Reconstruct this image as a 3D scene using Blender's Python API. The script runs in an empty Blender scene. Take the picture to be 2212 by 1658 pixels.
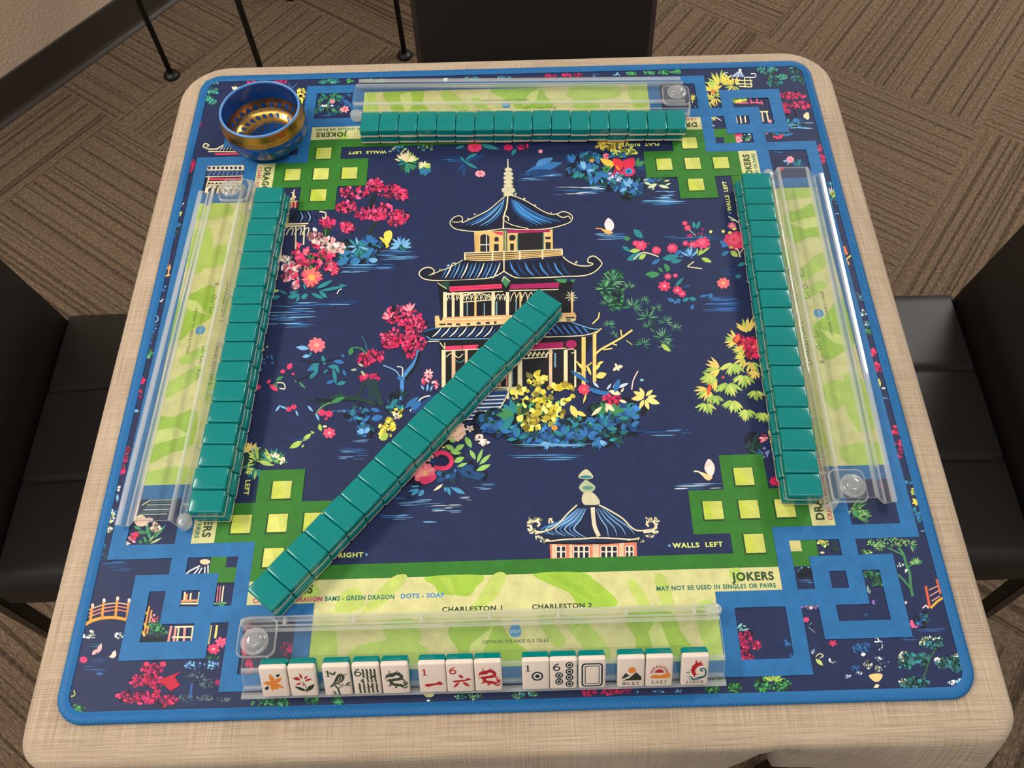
import bpy, bmesh, math, random
import numpy as np
from mathutils import Vector, Matrix

SC = bpy.context.scene
COL = SC.collection
PI = math.pi
ZT = 0.762                       # height of the play mat above the floor

# ------------------------------------------------------------------ camera
F_PX, CX, CY = 1900.0, 1144.0, 829.0
CAM = (0.01666633, -0.54780704, 0.79798138)      # above the mat centre
ROT = ((0.9996017043264146, -0.025780285647845735, -0.011480835319891563),
       (-0.028049089198291466, -0.8627259172393761, -0.5048932959731429),
       (0.0031114792098423383, 0.505014226131693, -0.8631054107707435))
cam_data = bpy.data.cameras.new('camera')
cam = bpy.data.objects.new('camera', cam_data)
COL.objects.link(cam)
r0, r1, r2 = (Vector(r) for r in ROT)
M = Matrix.Identity(4)
for i in range(3):
    M[i][0] = r0[i]; M[i][1] = -r1[i]; M[i][2] = -r2[i]
M[0][3], M[1][3], M[2][3] = CAM[0], CAM[1], CAM[2] + ZT
cam.matrix_world = M
cam_data.sensor_fit = 'HORIZONTAL'
cam_data.sensor_width = 36.0
cam_data.lens = F_PX * 36.0 / 2212.0
cam_data.shift_x = (1106.0 - CX) / 2212.0
cam_data.shift_y = 0.0
cam_data.clip_start = 0.02
SC.camera = cam

# ------------------------------------------------------------------ light
world = bpy.data.worlds.new('world'); SC.world = world
world.use_nodes = True
bg = world.node_tree.nodes['Background']
bg.inputs[0].default_value = (1.0, 0.97, 0.93, 1.0)
bg.inputs[1].default_value = 0.24


def overhead_light(x, y, w, d, power, rot=0.0, col=(1.0, 0.965, 0.92)):
    ld = bpy.data.lights.new('overhead_light', 'AREA')
    ld.shape = 'RECTANGLE'; ld.size = w; ld.size_y = d
    ld.energy = power; ld.color = col
    o = bpy.data.objects.new('overhead_light', ld)
    o.location = (x, y, 2.75); o.rotation_euler = (0, 0, rot)
    COL.objects.link(o)
    return o


overhead_light(-1.80, 0.15, 0.45, 1.20, 34.0)
overhead_light(2.0, 1.9, 0.60, 1.20, 42.0)
overhead_light(0.3, 4.7, 1.20, 1.20, 34.0)
overhead_light(0.0, -0.95, 3.00, 0.05, 10.0)  # added strip behind the camera, narrowed to draw highlight lines on tile edges

SC.view_settings.view_transform = 'Standard'
SC.view_settings.look = 'None'
SC.view_settings.exposure = 0.82
SC.view_settings.gamma = 1.0
SC.view_settings.use_curve_mapping = False


# ------------------------------------------------------------------ helpers
def lin(c):
    c = c / 255.0
    return c / 12.92 if c <= 0.04045 else ((c + 0.055) / 1.055) ** 2.4


def rgb(r, g, b):
    return (lin(r), lin(g), lin(b), 1.0)


def new_mat(name):
    m = bpy.data.materials.new(name); m.use_nodes = True
    return m, m.node_tree, m.node_tree.nodes['Principled BSDF']


def simple_mat(name, col, rough=0.5, metal=0.0, spec=0.5, coat=0.0):
    m, nt, b = new_mat(name)
    b.inputs['Base Color'].default_value = col
    b.inputs['Roughness'].default_value = rough
    b.inputs['Metallic'].default_value = metal
    b.inputs['Specular IOR Level'].default_value = spec
    b.inputs['Coat Weight'].default_value = coat
    b.inputs['Coat Roughness'].default_value = 0.05
    return m


def node(nt, typ, **kw):
    n = nt.nodes.new(typ)
    for k, v in kw.items():
        setattr(n, k, v)
    return n


def link(nt, a, b):
    nt.links.new(a, b)


def mapped_noise(nt, coord, scale, nscale, detail=3.0, rough=0.5, rot=(0, 0, 0)):
    mp = node(nt, 'ShaderNodeMapping')
    mp.inputs['Scale'].default_value = scale
    mp.inputs['Rotation'].default_value = rot
    link(nt, coord, mp.inputs['Vector'])
    nz = node(nt, 'ShaderNodeTexNoise')
    nz.inputs['Scale'].default_value = nscale
    nz.inputs['Detail'].default_value = detail
    nz.inputs['Roughness'].default_value = rough
    link(nt, mp.outputs[0], nz.inputs['Vector'])
    return nz.outputs['Fac']


def ramp(nt, fac, stops):
    r = node(nt, 'ShaderNodeValToRGB')
    el = r.color_ramp.elements
    while len(el) < len(stops):
        el.new(0.5)
    for e, (p, c) in zip(el, stops):
        e.position = p; e.color = c
    link(nt, fac, r.inputs[0])
    return r.outputs[0]


def bump(nt, bsdf, height, strength=0.3, dist=0.001):
    b = node(nt, 'ShaderNodeBump')
    b.inputs['Strength'].default_value = strength
    b.inputs['Distance'].default_value = dist
    link(nt, height, b.inputs['Height'])
    link(nt, b.outputs[0], bsdf.inputs['Normal'])


def mesh_obj(name, verts, faces, mat=None, parent=None, smooth=False, loc=None):
    me = bpy.data.meshes.new(name)
    me.from_pydata([tuple(v) for v in verts], [], faces)
    me.update()
    if mat is not None:
        for mm in (mat if isinstance(mat, (list, tuple)) else [mat]):
            me.materials.append(mm)
    if smooth:
        me.polygons.foreach_set('use_smooth', [True] * len(me.polygons))
    o = bpy.data.objects.new(name, me)
    COL.objects.link(o)
    if parent is not None:
        o.parent = parent
    if loc is not None:
        o.location = loc
    return o


def bm_obj(name, bm, mat=None, parent=None, smooth_angle=None, loc=None):
    bmesh.ops.recalc_face_normals(bm, faces=bm.faces[:])
    me = bpy.data.meshes.new(name)
    bm.to_mesh(me); bm.free()
    if mat is not None:
        for mm in (mat if isinstance(mat, (list, tuple)) else [mat]):
            me.materials.append(mm)
    if smooth_angle is not None:
        me.polygons.foreach_set('use_smooth', [True] * len(me.polygons))
        try:
            me.set_sharp_from_angle(angle=math.radians(smooth_angle))
        except Exception:
            pass
    o = bpy.data.objects.new(name, me)
    COL.objects.link(o)
    if parent is not None:
        o.parent = parent
    if loc is not None:
        o.location = loc
    return o


def tag(o, label, cat, group=None):
    o['label'] = label; o['category'] = cat
    if group:
        o['group'] = group
    return o


def thing(name, label, cat, loc=(0, 0, 0), rz=0.0, group=None):
    o = bpy.data.objects.new(name, None)
    o.empty_display_size = 0.02
    COL.objects.link(o)
    o.location = loc; o.rotation_euler = (0, 0, rz)
    return tag(o, label, cat, group)


def rbox(sx, sy, sz, r=0.0, seg=3, center=(0, 0, 0)):
    """bmesh box with rounded edges, centred"""
    bm = bmesh.new()
    bmesh.ops.create_cube(bm, size=1.0)
    for v in bm.verts:
        v.co = Vector((v.co.x * sx + center[0], v.co.y * sy + center[1], v.co.z * sz + center[2]))
    if r > 0:
        bmesh.ops.bevel(bm, geom=bm.edges[:], offset=r, segments=seg, profile=0.5, affect='EDGES')
    return bm


def lathe(profile, n=64, a0=0.0, a1=2 * PI):
    """profile list of (r, z) -> verts, faces"""
    full = abs(a1 - a0 - 2 * PI) < 1e-6
    verts, faces = [], []
    m = n if full else n + 1
    for i in range(m):
        a = a0 + (a1 - a0) * i / n
        for r, z in profile:
            verts.append((r * math.cos(a), r * math.sin(a), z))
    k = len(profile)
    for i in range(n):
        j = (i + 1) % m
        for t in range(k - 1):
            faces.append((i * k + t, j * k + t, j * k + t + 1, i * k + t + 1))
    return verts, faces


def sweep_tube(path, rad, sides=10, cap=True):
    """tube along points; rad float or list"""
    verts, faces = [], []
    pts = [Vector(p) for p in path]
    n = len(pts)
    up = Vector((0, 0, 1))
    for i, p in enumerate(pts):
        d = (pts[min(i + 1, n - 1)] - pts[max(i - 1, 0)]).normalized()
        s = d.cross(up)
        if s.length < 1e-3:
            s = d.cross(Vector((1, 0, 0)))
        s.normalize(); t = s.cross(d).normalized()
        r = rad[i] if isinstance(rad, (list, tuple)) else rad
        for k in range(sides):
            a = 2 * PI * k / sides
            verts.append(p + s * (r * math.cos(a)) + t * (r * math.sin(a)))
    for i in range(n - 1):
        for k in range(sides):
            k2 = (k + 1) % sides
            faces.append((i * sides + k, i * sides + k2, (i + 1) * sides + k2, (i + 1) * sides + k))
    if cap:
        faces.append(tuple(range(sides - 1, -1, -1)))
        faces.append(tuple((n - 1) * sides + k for k in range(sides)))
    return verts, faces


def extrude_profile(poly, x0, x1):
    """closed polygon in (y, z) extruded along x"""
    k = len(poly)
    verts = [(x0, y, z) for y, z in poly] + [(x1, y, z) for y, z in poly]
    faces = [(i, (i + 1) % k, k + (i + 1) % k, k + i) for i in range(k)]
    faces.append(tuple(range(k - 1, -1, -1)))
    faces.append(tuple(range(k, 2 * k)))
    return verts, faces


def unproject(px, py, z=0.0):
    """photo pixel -> point on the horizontal plane z above the mat"""
    u, v = (px - CX) / F_PX, (py - CY) / F_PX
    d = r0 * u + r1 * v + r2
    t = (z - CAM[2]) / d.z
    return Vector((CAM[0] + d.x * t, CAM[1] + d.y * t))


# ------------------------------------------------------------------ materials
def make_cloth():
    m, nt, b = new_mat('beige_linen')
    uv = node(nt, 'ShaderNodeUVMap'); uv.uv_map = 'weave'
    c = uv.outputs[0]

    def thread(axis, other):
        mp = node(nt, 'ShaderNodeMapping'); link(nt, c, mp.inputs['Vector'])
        w = node(nt, 'ShaderNodeTexWave', wave_type='BANDS', bands_direction=axis)
        w.inputs['Scale'].default_value = 340.0
        w.inputs['Distortion'].default_value = 1.6
        w.inputs['Detail'].default_value = 2.0
        w.inputs['Detail Scale'].default_value = 0.6
        link(nt, mp.outputs[0], w.inputs['Vector'])
        return w.outputs['Fac']
    wx, wy = thread('X', 0), thread('Y', 1)
    slub_x = mapped_noise(nt, c, (14, 900, 14), 1.0, 3.0)
    slub_y = mapped_noise(nt, c, (900, 14, 14), 1.0, 3.0)
    mx = node(nt, 'ShaderNodeMath', operation='MAXIMUM'); link(nt, wx, mx.inputs[0]); link(nt, wy, mx.inputs[1])
    mul = node(nt, 'ShaderNodeMath', operation='MULTIPLY'); link(nt, slub_x, mul.inputs[0]); link(nt, slub_y, mul.inputs[1])
    add = node(nt, 'ShaderNodeMath', operation='MULTIPLY_ADD')
    link(nt, mx.outputs[0], add.inputs[0]); add.inputs[1].default_value = 0.42
    link(nt, mul.outputs[0], add.inputs[2])
    big = mapped_noise(nt, c, (1, 1, 1), 9.0, 2.0)
    add2 = node(nt, 'ShaderNodeMath', operation='MULTIPLY_ADD')
    link(nt, big, add2.inputs[0]); add2.inputs[1].default_value = 0.22; link(nt, add.outputs[0], add2.inputs[2])
    col = ramp(nt, add2.outputs[0], [(0.28, rgb(104, 87, 70)), (0.55, rgb(162, 140, 117)), (0.85, rgb(208, 187, 160))])
    link(nt, col, b.inputs['Base Color'])
    b.inputs['Roughness'].default_value = 0.9
    b.inputs['Specular IOR Level'].default_value = 0.15
    b.inputs['Sheen Weight'].default_value = 0.15
    bump(nt, b, add.outputs[0], 0.5, 0.0006)
    return m


def make_carpet():
    m, nt, b = new_mat('carpet_tiles')
    uv = node(nt, 'ShaderNodeUVMap'); uv.uv_map = 'pile'
    c = uv.outputs[0]
    stripe = mapped_noise(nt, c, (0.25, 100, 1), 1.0, 2.0, 0.6)
    stripe2 = mapped_noise(nt, c, (90, 260, 1), 1.0, 2.0, 0.6)
    fleck = mapped_noise(nt, c, (330, 420, 1), 1.0, 2.0, 0.7)
    sharp = node(nt, 'ShaderNodeMapRange', interpolation_type='SMOOTHSTEP'); link(nt, stripe, sharp.inputs[0])
    sharp.inputs[1].default_value = 0.36; sharp.inputs[2].default_value = 0.52; sharp.inputs[3].default_value = 0.12; sharp.inputs[4].default_value = 0.62
    a1 = node(nt, 'ShaderNodeMath', operation='MULTIPLY_ADD'); link(nt, sharp.outputs[0], a1.inputs[0]); a1.inputs[1].default_value = 0.75
    link(nt, stripe2, a1.inputs[2])
    a2 = node(nt, 'ShaderNodeMath', operation='MULTIPLY_ADD'); link(nt, fleck, a2.inputs[0]); a2.inputs[1].default_value = 1.1
    link(nt, a1.outputs[0], a2.inputs[2])
    dv = node(nt, 'ShaderNodeMath', operation='DIVIDE'); link(nt, a2.outputs[0], dv.inputs[0]); dv.inputs[1].default_value = 2.95
    col = ramp(nt, dv.outputs[0], [(0.30, rgb(52, 42, 33)), (0.42, rgb(86, 71, 57)), (0.53, rgb(110, 92, 74)), (0.64, rgb(146, 126, 104))])
    link(nt, col, b.inputs['Base Color'])
    b.inputs['Roughness'].default_value = 1.0
    b.inputs['Specular IOR Level'].default_value = 0.05
    bump(nt, b, dv.outputs[0], 0.6, 0.006)
    return m


def make_plaster():
    m, nt, b = new_mat('textured_paint')
    tc = node(nt, 'ShaderNodeTexCoord')
    n1 = mapped_noise(nt, tc.outputs['Object'], (1, 1, 1), 130.0, 3.0, 0.6)
    b.inputs['Base Color'].default_value = rgb(224, 198, 170)
    b.inputs['Roughness'].default_value = 0.85
    bump(nt, b, n1, 0.55, 0.004)
    return m


def make_print():
    m, nt, b = new_mat('printed_fabric')
    at = node(nt, 'ShaderNodeAttribute'); at.attribute_name = 'print'
    tc = node(nt, 'ShaderNodeTexCoord')
    n1 = mapped_noise(nt, tc.outputs['Object'], (1, 1, 1), 60.0, 5.0, 0.7)
    n2 = mapped_noise(nt, tc.outputs['Object'], (1, 1, 1), 1600.0, 1.0)
    mr = node(nt, 'ShaderNodeMapRange'); link(nt, n1, mr.inputs[0])
    mr.inputs[1].default_value = 0.25; mr.inputs[2].default_value = 0.75
    mr.inputs[3].default_value = 0.80; mr.inputs[4].default_value = 1.16
    vm = node(nt, 'ShaderNodeVectorMath', operation='SCALE')
    link(nt, at.outputs['Color'], vm.inputs[0]); link(nt, mr.outputs[0], vm.inputs['Scale'])
    link(nt, vm.outputs[0], b.inputs['Base Color'])
    b.inputs['Roughness'].default_value = 0.58
    b.inputs['Specular IOR Level'].default_value = 0.32
    bump(nt, b, n2, 0.12, 0.0003)
    return m


def make_leather():
    m, nt, b = new_mat('black_leather')
    tc = node(nt, 'ShaderNodeTexCoord')
    n1 = mapped_noise(nt, tc.outputs['Object'], (1, 1, 1), 420.0, 2.0)
    b.inputs['Base Color'].default_value = rgb(38, 33, 30)
    b.inputs['Roughness'].default_value = 0.5
    b.inputs['Specular IOR Level'].default_value = 0.35
    bump(nt, b, n1, 0.12, 0.0008)
    return m


def make_acrylic(name, tint, gloss_boost, white):
    """thin clear plastic: see-through with mirror-like reflections at its faces"""
    m = bpy.data.materials.new(name); m.use_nodes = True
    nt = m.node_tree
    nt.nodes.remove(nt.nodes['Principled BSDF'])
    out = nt.nodes['Material Output']
    tr = node(nt, 'ShaderNodeBsdfTransparent'); tr.inputs[0].default_value = tint
    gl = node(nt, 'ShaderNodeBsdfGlossy'); gl.inputs['Roughness'].default_value = 0.04
    gl.inputs[0].default_value = (1, 1, 1, 1)
    fr = node(nt, 'ShaderNodeFresnel')
    geo = node(nt, 'ShaderNodeNewGeometry')          # same reflectance when a face is met from its back
    ior = node(nt, 'ShaderNodeMapRange'); link(nt, geo.outputs['Backfacing'], ior.inputs[0])
    ior.inputs[3].default_value = 1.49; ior.inputs[4].default_value = 1.0 / 1.49
    link(nt, ior.outputs[0], fr.inputs['IOR'])
    ma = node(nt, 'ShaderNodeMath', operation='MULTIPLY_ADD', use_clamp=True)
    link(nt, fr.outputs[0], ma.inputs[0]); ma.inputs[1].default_value = gloss_boost; ma.inputs[2].default_value = 0.0
    mix = node(nt, 'ShaderNodeMixShader')
    link(nt, ma.outputs[0], mix.inputs[0]); link(nt, tr.outputs[0], mix.inputs[1]); link(nt, gl.outputs[0], mix.inputs[2])
    last = mix
    if white > 0:  # white mixed into the colour stands in for edge glints
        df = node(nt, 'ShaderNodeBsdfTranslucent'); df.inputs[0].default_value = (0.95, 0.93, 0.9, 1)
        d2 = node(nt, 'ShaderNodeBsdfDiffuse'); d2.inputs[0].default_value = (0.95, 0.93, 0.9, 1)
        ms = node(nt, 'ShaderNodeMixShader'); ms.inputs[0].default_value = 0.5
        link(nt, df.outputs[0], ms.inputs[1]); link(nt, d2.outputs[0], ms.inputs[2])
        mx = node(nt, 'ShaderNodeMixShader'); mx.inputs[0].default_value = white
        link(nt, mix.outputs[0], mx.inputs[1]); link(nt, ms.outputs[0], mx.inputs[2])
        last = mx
    link(nt, last.outputs[0], out.inputs[0])
    return m


def make_teal():
    m, nt, b = new_mat('teal_resin')
    b.inputs['Base Color'].default_value = rgb(0, 126, 122)
    b.inputs['Roughness'].default_value = 0.11
    b.inputs['Specular IOR Level'].default_value = 0.5
    b.inputs['Subsurface Weight'].default_value = 0.25
    b.inputs['Subsurface Radius'].default_value = (0.001, 0.004, 0.004)
    b.inputs['Subsurface Scale'].default_value = 0.6
    return m


MAT_CLOTH = make_cloth()
MAT_CARPET = make_carpet()
MAT_WALL = make_plaster()
MAT_PRINT = make_print()
MAT_LEATHER = make_leather()
MAT_STITCH = simple_mat('blue_thread', rgb(24, 106, 166), 0.55, spec=0.4)
MAT_THREAD = simple_mat('black_thread', rgb(14, 13, 12), 0.9)
MAT_BASE = simple_mat('dark_rubber', rgb(62, 54, 46), 0.5, spec=0.4)
MAT_BLACK = simple_mat('black_metal', rgb(16, 15, 15), 0.45, spec=0.4)
MAT_STEEL = simple_mat('dark_steel', rgb(64, 60, 56), 0.35, metal=0.8)
MAT_TEAL = make_teal()
MAT_IVORY = simple_mat('ivory_resin', rgb(228, 210, 194), 0.22, spec=0.45)
MAT_CLEAR = make_acrylic('clear_acrylic', (0.965, 0.972, 0.96, 1), 1.5, 0.0)
MAT_GLINT_EDGE = make_acrylic('acrylic_painted_glint', (0.96, 0.97, 0.96, 1), 2.6, 0.34)  # whitened acrylic: bright glints painted into the colour
MAT_ENAMEL = simple_mat('blue_enamel', rgb(4, 70, 140), 0.22, spec=0.5, coat=0.3)
MAT_RIM = simple_mat('pale_blue_enamel', rgb(92, 146, 206), 0.3)
MAT_GOLD = simple_mat('brass', rgb(200, 150, 70), 0.24, metal=1.0)
MAT_WOOD = simple_mat('table_board', rgb(120, 96, 74), 0.6)

# ================================================================== the room
def build_room():
    a = math.radians(53.5)
    eu = Vector((math.cos(a), math.sin(a), 0)); ev = Vector((math.sin(a), -math.cos(a), 0))
    s, u0, v0 = 0.597, 0.343, 0.294
    verts, faces, uvs = [], [], []
    rnd = random.Random(4)
    wall_v = -1.719 - 0.0
    for ku in range(-6, 7):
        for mv in range(-5, 7):
            ua, ub = u0 + ku * s, u0 + (ku + 1) * s
            va, vb = v0 + mv * s, v0 + (mv + 1) * s
            if vb <= wall_v:
                continue
            va = max(va, wall_v)
            i = len(verts)
            quad = [(ua, va), (ub, va), (ub, vb), (ua, vb)]
            for (u, v) in quad:
                verts.append(eu * u + ev * v)
            faces.append((i, i + 3, i + 2, i + 1))
            along_u = (ku + mv) % 2 != 0
            ox, oy = rnd.uniform(0, 50), rnd.uniform(0, 50)
            q = [(u - ua, v - va) if along_u else (v - va, u - ua) for u, v in quad]
            q = [(x + ox, y + oy) for x, y in q]
            uvs += [q[0], q[3], q[2], q[1]]
    fl = mesh_obj('floor', verts, faces, MAT_CARPET)
    lay = fl.data.uv_layers.new(name='pile')
    for k, c in enumerate(uvs):
        lay.data[k].uv = c
    fl['kind'] = 'structure'
    # wall on the left: plane along eu at v = wall_v, its thickness away from the room
    w = mesh_obj('wall_left', *extrude_profile([(0, 0.0), (0, 2.75), (-0.1, 2.75), (-0.1, 0.0)], -3.2, 4.5), MAT_WALL)
    w.matrix_world = Matrix.Translation(ev * (wall_v - 0.0015)) @ Matrix(((eu.x, ev.x, 0, 0), (eu.y, ev.y, 0, 0), (0, 0, 1, 0), (0, 0, 0, 1)))
    w['kind'] = 'structure'
    prof = [(0.0, 0.0), (0.014, 0.0), (0.0135, 0.003), (0.010, 0.006), (0.006, 0.010), (0.004, 0.018), (0.0035, 0.099), (0.002, 0.102), (0.0, 0.102)]
    bb = mesh_obj('baseboard_left', *extrude_profile(prof, -3.2, 4.5), MAT_BASE)
    bb.matrix_world = Matrix.Translation(ev * (wall_v)) @ Matrix(((eu.x, ev.x, 0, 0), (eu.y, ev.y, 0, 0), (0, 0, 1, 0), (0, 0, 0, 1)))
    bb['kind'] = 'structure'


build_room()


# ================================================================== side table by the wall
def build_side_table():
    c = Vector((-0.60, 1.36, 0))
    t = thing('side_table', 'tall table on thin black rod legs with round foot pads, standing by the wall', 'table', c)
    for (x, y) in ((-0.883, 1.321), (-0.28, 1.374), (-0.556, 1.062), (-0.607, 1.633)):
        lv, lf = sweep_tube([(x - c.x, y - c.y, 0.006), (x - c.x, y - c.y, 0.71)], 0.0068, 12)
        leg = mesh_obj('leg', lv, lf, MAT_BLACK, t, True)
        fv, ff = lathe([(0.0, 0.0), (0.019, 0.0), (0.021, 0.004), (0.018, 0.010), (0.009, 0.014), (0.0, 0.016)], 24)
        mesh_obj('foot_pad', [(vx + x - c.x, vy + y - c.y, vz) for vx, vy, vz in fv], ff, MAT_BLACK, leg, True)
    bm = rbox(0.62, 0.70, 0.025, 0.004, 2, (0, 0, 0.7225))
    top = bm_obj('tabletop', bm, MAT_BLACK, t)
    top.rotation_euler = (0, 0, math.radians(53.5))


build_side_table()


# ================================================================== chairs
def cushion(w, d, h, seams, res=28, crown=0.012, edge=0.02):
    """upholstered pad, top surface gridded, with front-to-back stitched seams at given x"""
    bm = bmesh.new()
    nx, ny = res * 2, res
    xs = [-w / 2 + w * i / nx for i in range(nx + 1)]
    for s in seams:
        xs += [s - 0.006, s - 0.002, s, s + 0.002, s + 0.006]
    xs = sorted(set(round(x, 5) for x in xs))
    ys = [-d / 2 + d * j / ny for j in range(ny + 1)]

    def top(x, y):
        ex = max(0.0, abs(x) - (w / 2 - edge)) / edge
        ey = max(0.0, abs(y) - (d / 2 - edge)) / edge
        e = min(1.0, math.hypot(ex, ey))
        z = h - edge * (1 - math.sqrt(max(0.0, 1 - e * e)))
        z += crown * (1 - (2 * x / w) ** 2) * (1 - (2 * y / d) ** 2)
        for s in seams:
            z -= 0.0045 * math.exp(-((x - s) / 0.004) ** 2)
        return z
    grid = [[bm.verts.new((x, y, top(x, y))) for y in ys] for x in xs]
    low = [[bm.verts.new((x, y, 0.0)) for y in ys] for x in xs]
    X, Y = len(xs), len(ys)
    for i in range(X - 1):
        for j in range(Y - 1):
            bm.faces.new((grid[i][j], grid[i + 1][j], grid[i + 1][j + 1], grid[i][j + 1]))
            bm.faces.new((low[i][j], low[i][j + 1], low[i + 1][j + 1], low[i + 1][j]))
    for i in range(X - 1):
        bm.faces.new((low[i][0], low[i + 1][0], grid[i + 1][0], grid[i][0]))
        bm.faces.new((low[i][Y - 1], grid[i][Y - 1], grid[i + 1][Y - 1], low[i + 1][Y - 1]))
    for j in range(Y - 1):
        bm.faces.new((low[0][j], grid[0][j], grid[0][j + 1], low[0][j + 1]))
        bm.faces.new((low[X - 1][j], low[X - 1][j + 1], grid[X - 1][j + 1], grid[X - 1][j]))
    return bm


def make_chair(label, loc, rz):
    t = thing('dining_chair', label, 'chair', loc, rz, 'black dining chairs around the table')
    W, D, H = 0.432, 0.43, 0.472
    seat = bm_obj('seat', cushion(W, D, 0.075, (-W / 6, W / 6)), MAT_LEATHER, t, 40, (0, 0, H - 0.085))
    for s in (-1, 1):
        n = 44
        v, f = [], []
        for k in range(n):
            y0 = -D / 2 + 0.03 + (D - 0.06) * k / n
            i = len(v)
            for (dx, dy) in ((-0.0008, 0), (0.0008, 0), (0.0008, 0.006), (-0.0008, 0.006)):
                y = y0 + dy
                z = 0.075 + 0.012 * (1 - (1 / 3) ** 2) * (1 - (2 * y / D) ** 2) - 0.0037
                v.append((s * W / 6 + dx, y, z))
            f.append((i, i + 1, i + 2, i + 3))
        mesh_obj('seam_stitching', v, f, MAT_THREAD, seat)
    back = bm_obj('backrest', cushion(W, 0.56, 0.05, (), 20, 0.010, 0.016), MAT_LEATHER, t, 40)
    back.rotation_euler = (math.radians(90 - 9), 0, PI)
    back.location = (0, -D / 2 - 0.083, H - 0.06 + 0.28)
    # horizontal welt near the foot of the backrest
    wv, wf = sweep_tube([(-W / 2 + 0.012, -0.225, 0.0475), (0, -0.225, 0.0505), (W / 2 - 0.012, -0.225, 0.0475)], 0.0025, 8)
    mesh_obj('welt', wv, wf, MAT_LEATHER, back, True)
    for sx in (-1, 1):
        for sy in (-1, 1):
            x, y = sx * (W / 2 - 0.014), (D / 2 - 0.022 if sy > 0 else -D / 2 - 0.030)
            bm = bmesh.new()
            a, b = 0.011, 0.009
            top = [bm.verts.new((x + p * a, y + q * a, H - (0.084 if sy > 0 else 0.06))) for p, q in ((-1, -1), (1, -1), (1, 1), (-1, 1))]
            bot = [bm.verts.new((x + p * b + sx * 0.006, y + q * b + sy * 0.01, 0.0)) for p, q in ((-1, -1), (1, -1), (1, 1), (-1, 1))]
            bm.faces.new(top); bm.faces.new(bot[::-1])
            for k in range(4):
                bm.faces.new((top[k], top[(k + 1) % 4], bot[(k + 1) % 4], bot[k]))
            bmesh.ops.bevel(bm, geom=bm.edges[:], offset=0.002, segments=2, affect='EDGES')
            bm_obj('leg', bm, MAT_STEEL, t)
    return t


make_chair('black leather dining chair at the left side of the table, its seat facing right', (-0.477, 0.033, 0), -PI / 2)
make_chair('black leather dining chair at the right side of the table, its seat facing left', (0.466, 0.026, 0), PI / 2)
make_chair('black leather dining chair across the table, only its upright backrest in view', (0.041, 0.56, 0), PI + math.radians(-1.5))


# ================================================================== table and cloth
def rounded_rect(hx, hy, r, n=10, per=14, rs=None):
    """closed outline, counter-clockwise from the right side; rs gives a radius per corner (BR, TR, TL, BL)"""
    rs = rs or (r, r, r, r)
    pts = []
    for ci, (sx, sy, a0) in enumerate(((1, -1, -PI / 2), (1, 1, 0), (-1, 1, PI / 2), (-1, -1, PI))):
        rr = rs[ci]
        for k in range(n + 1):
            a = a0 + PI / 2 * k / n
            pts.append((sx * (hx - rr) + rr * math.cos(a), sy * (hy - rr) + rr * math.sin(a)))
    out = []
    m = len(pts)
    for i in range(m):
        p, q = pts[i], pts[(i + 1) % m]
        L = math.hypot(q[0] - p[0], q[1] - p[1])
        k = max(1, int(L / (0.86 / per) + 0.5)) if L > 0.1 else 1
        for j in range(k):
            out.append((p[0] + (q[0] - p[0]) * j / k, p[1] + (q[1] - p[1]) * j / k))
    return out


Z_CLOTH = ZT - 0.0046


def build_table():
    t = thing('card_table', 'square card table hidden under the beige linen cloth', 'table', (0, 0, 0))
    bm_obj('tabletop', rbox(0.80, 0.806, 0.026, 0.006, 2, (0.001, -0.002, Z_CLOTH - 0.0145)), MAT_WOOD, t)
    for sx in (-1, 1):
        for sy in (-1, 1):
            v, f = sweep_tube([(sx * 0.38, sy * 0.38, 0.0), (sx * 0.38, sy * 0.38, Z_CLOTH - 0.0275)], 0.013, 12)
            mesh_obj('leg', v, f, MAT_BLACK, t, True)


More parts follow.
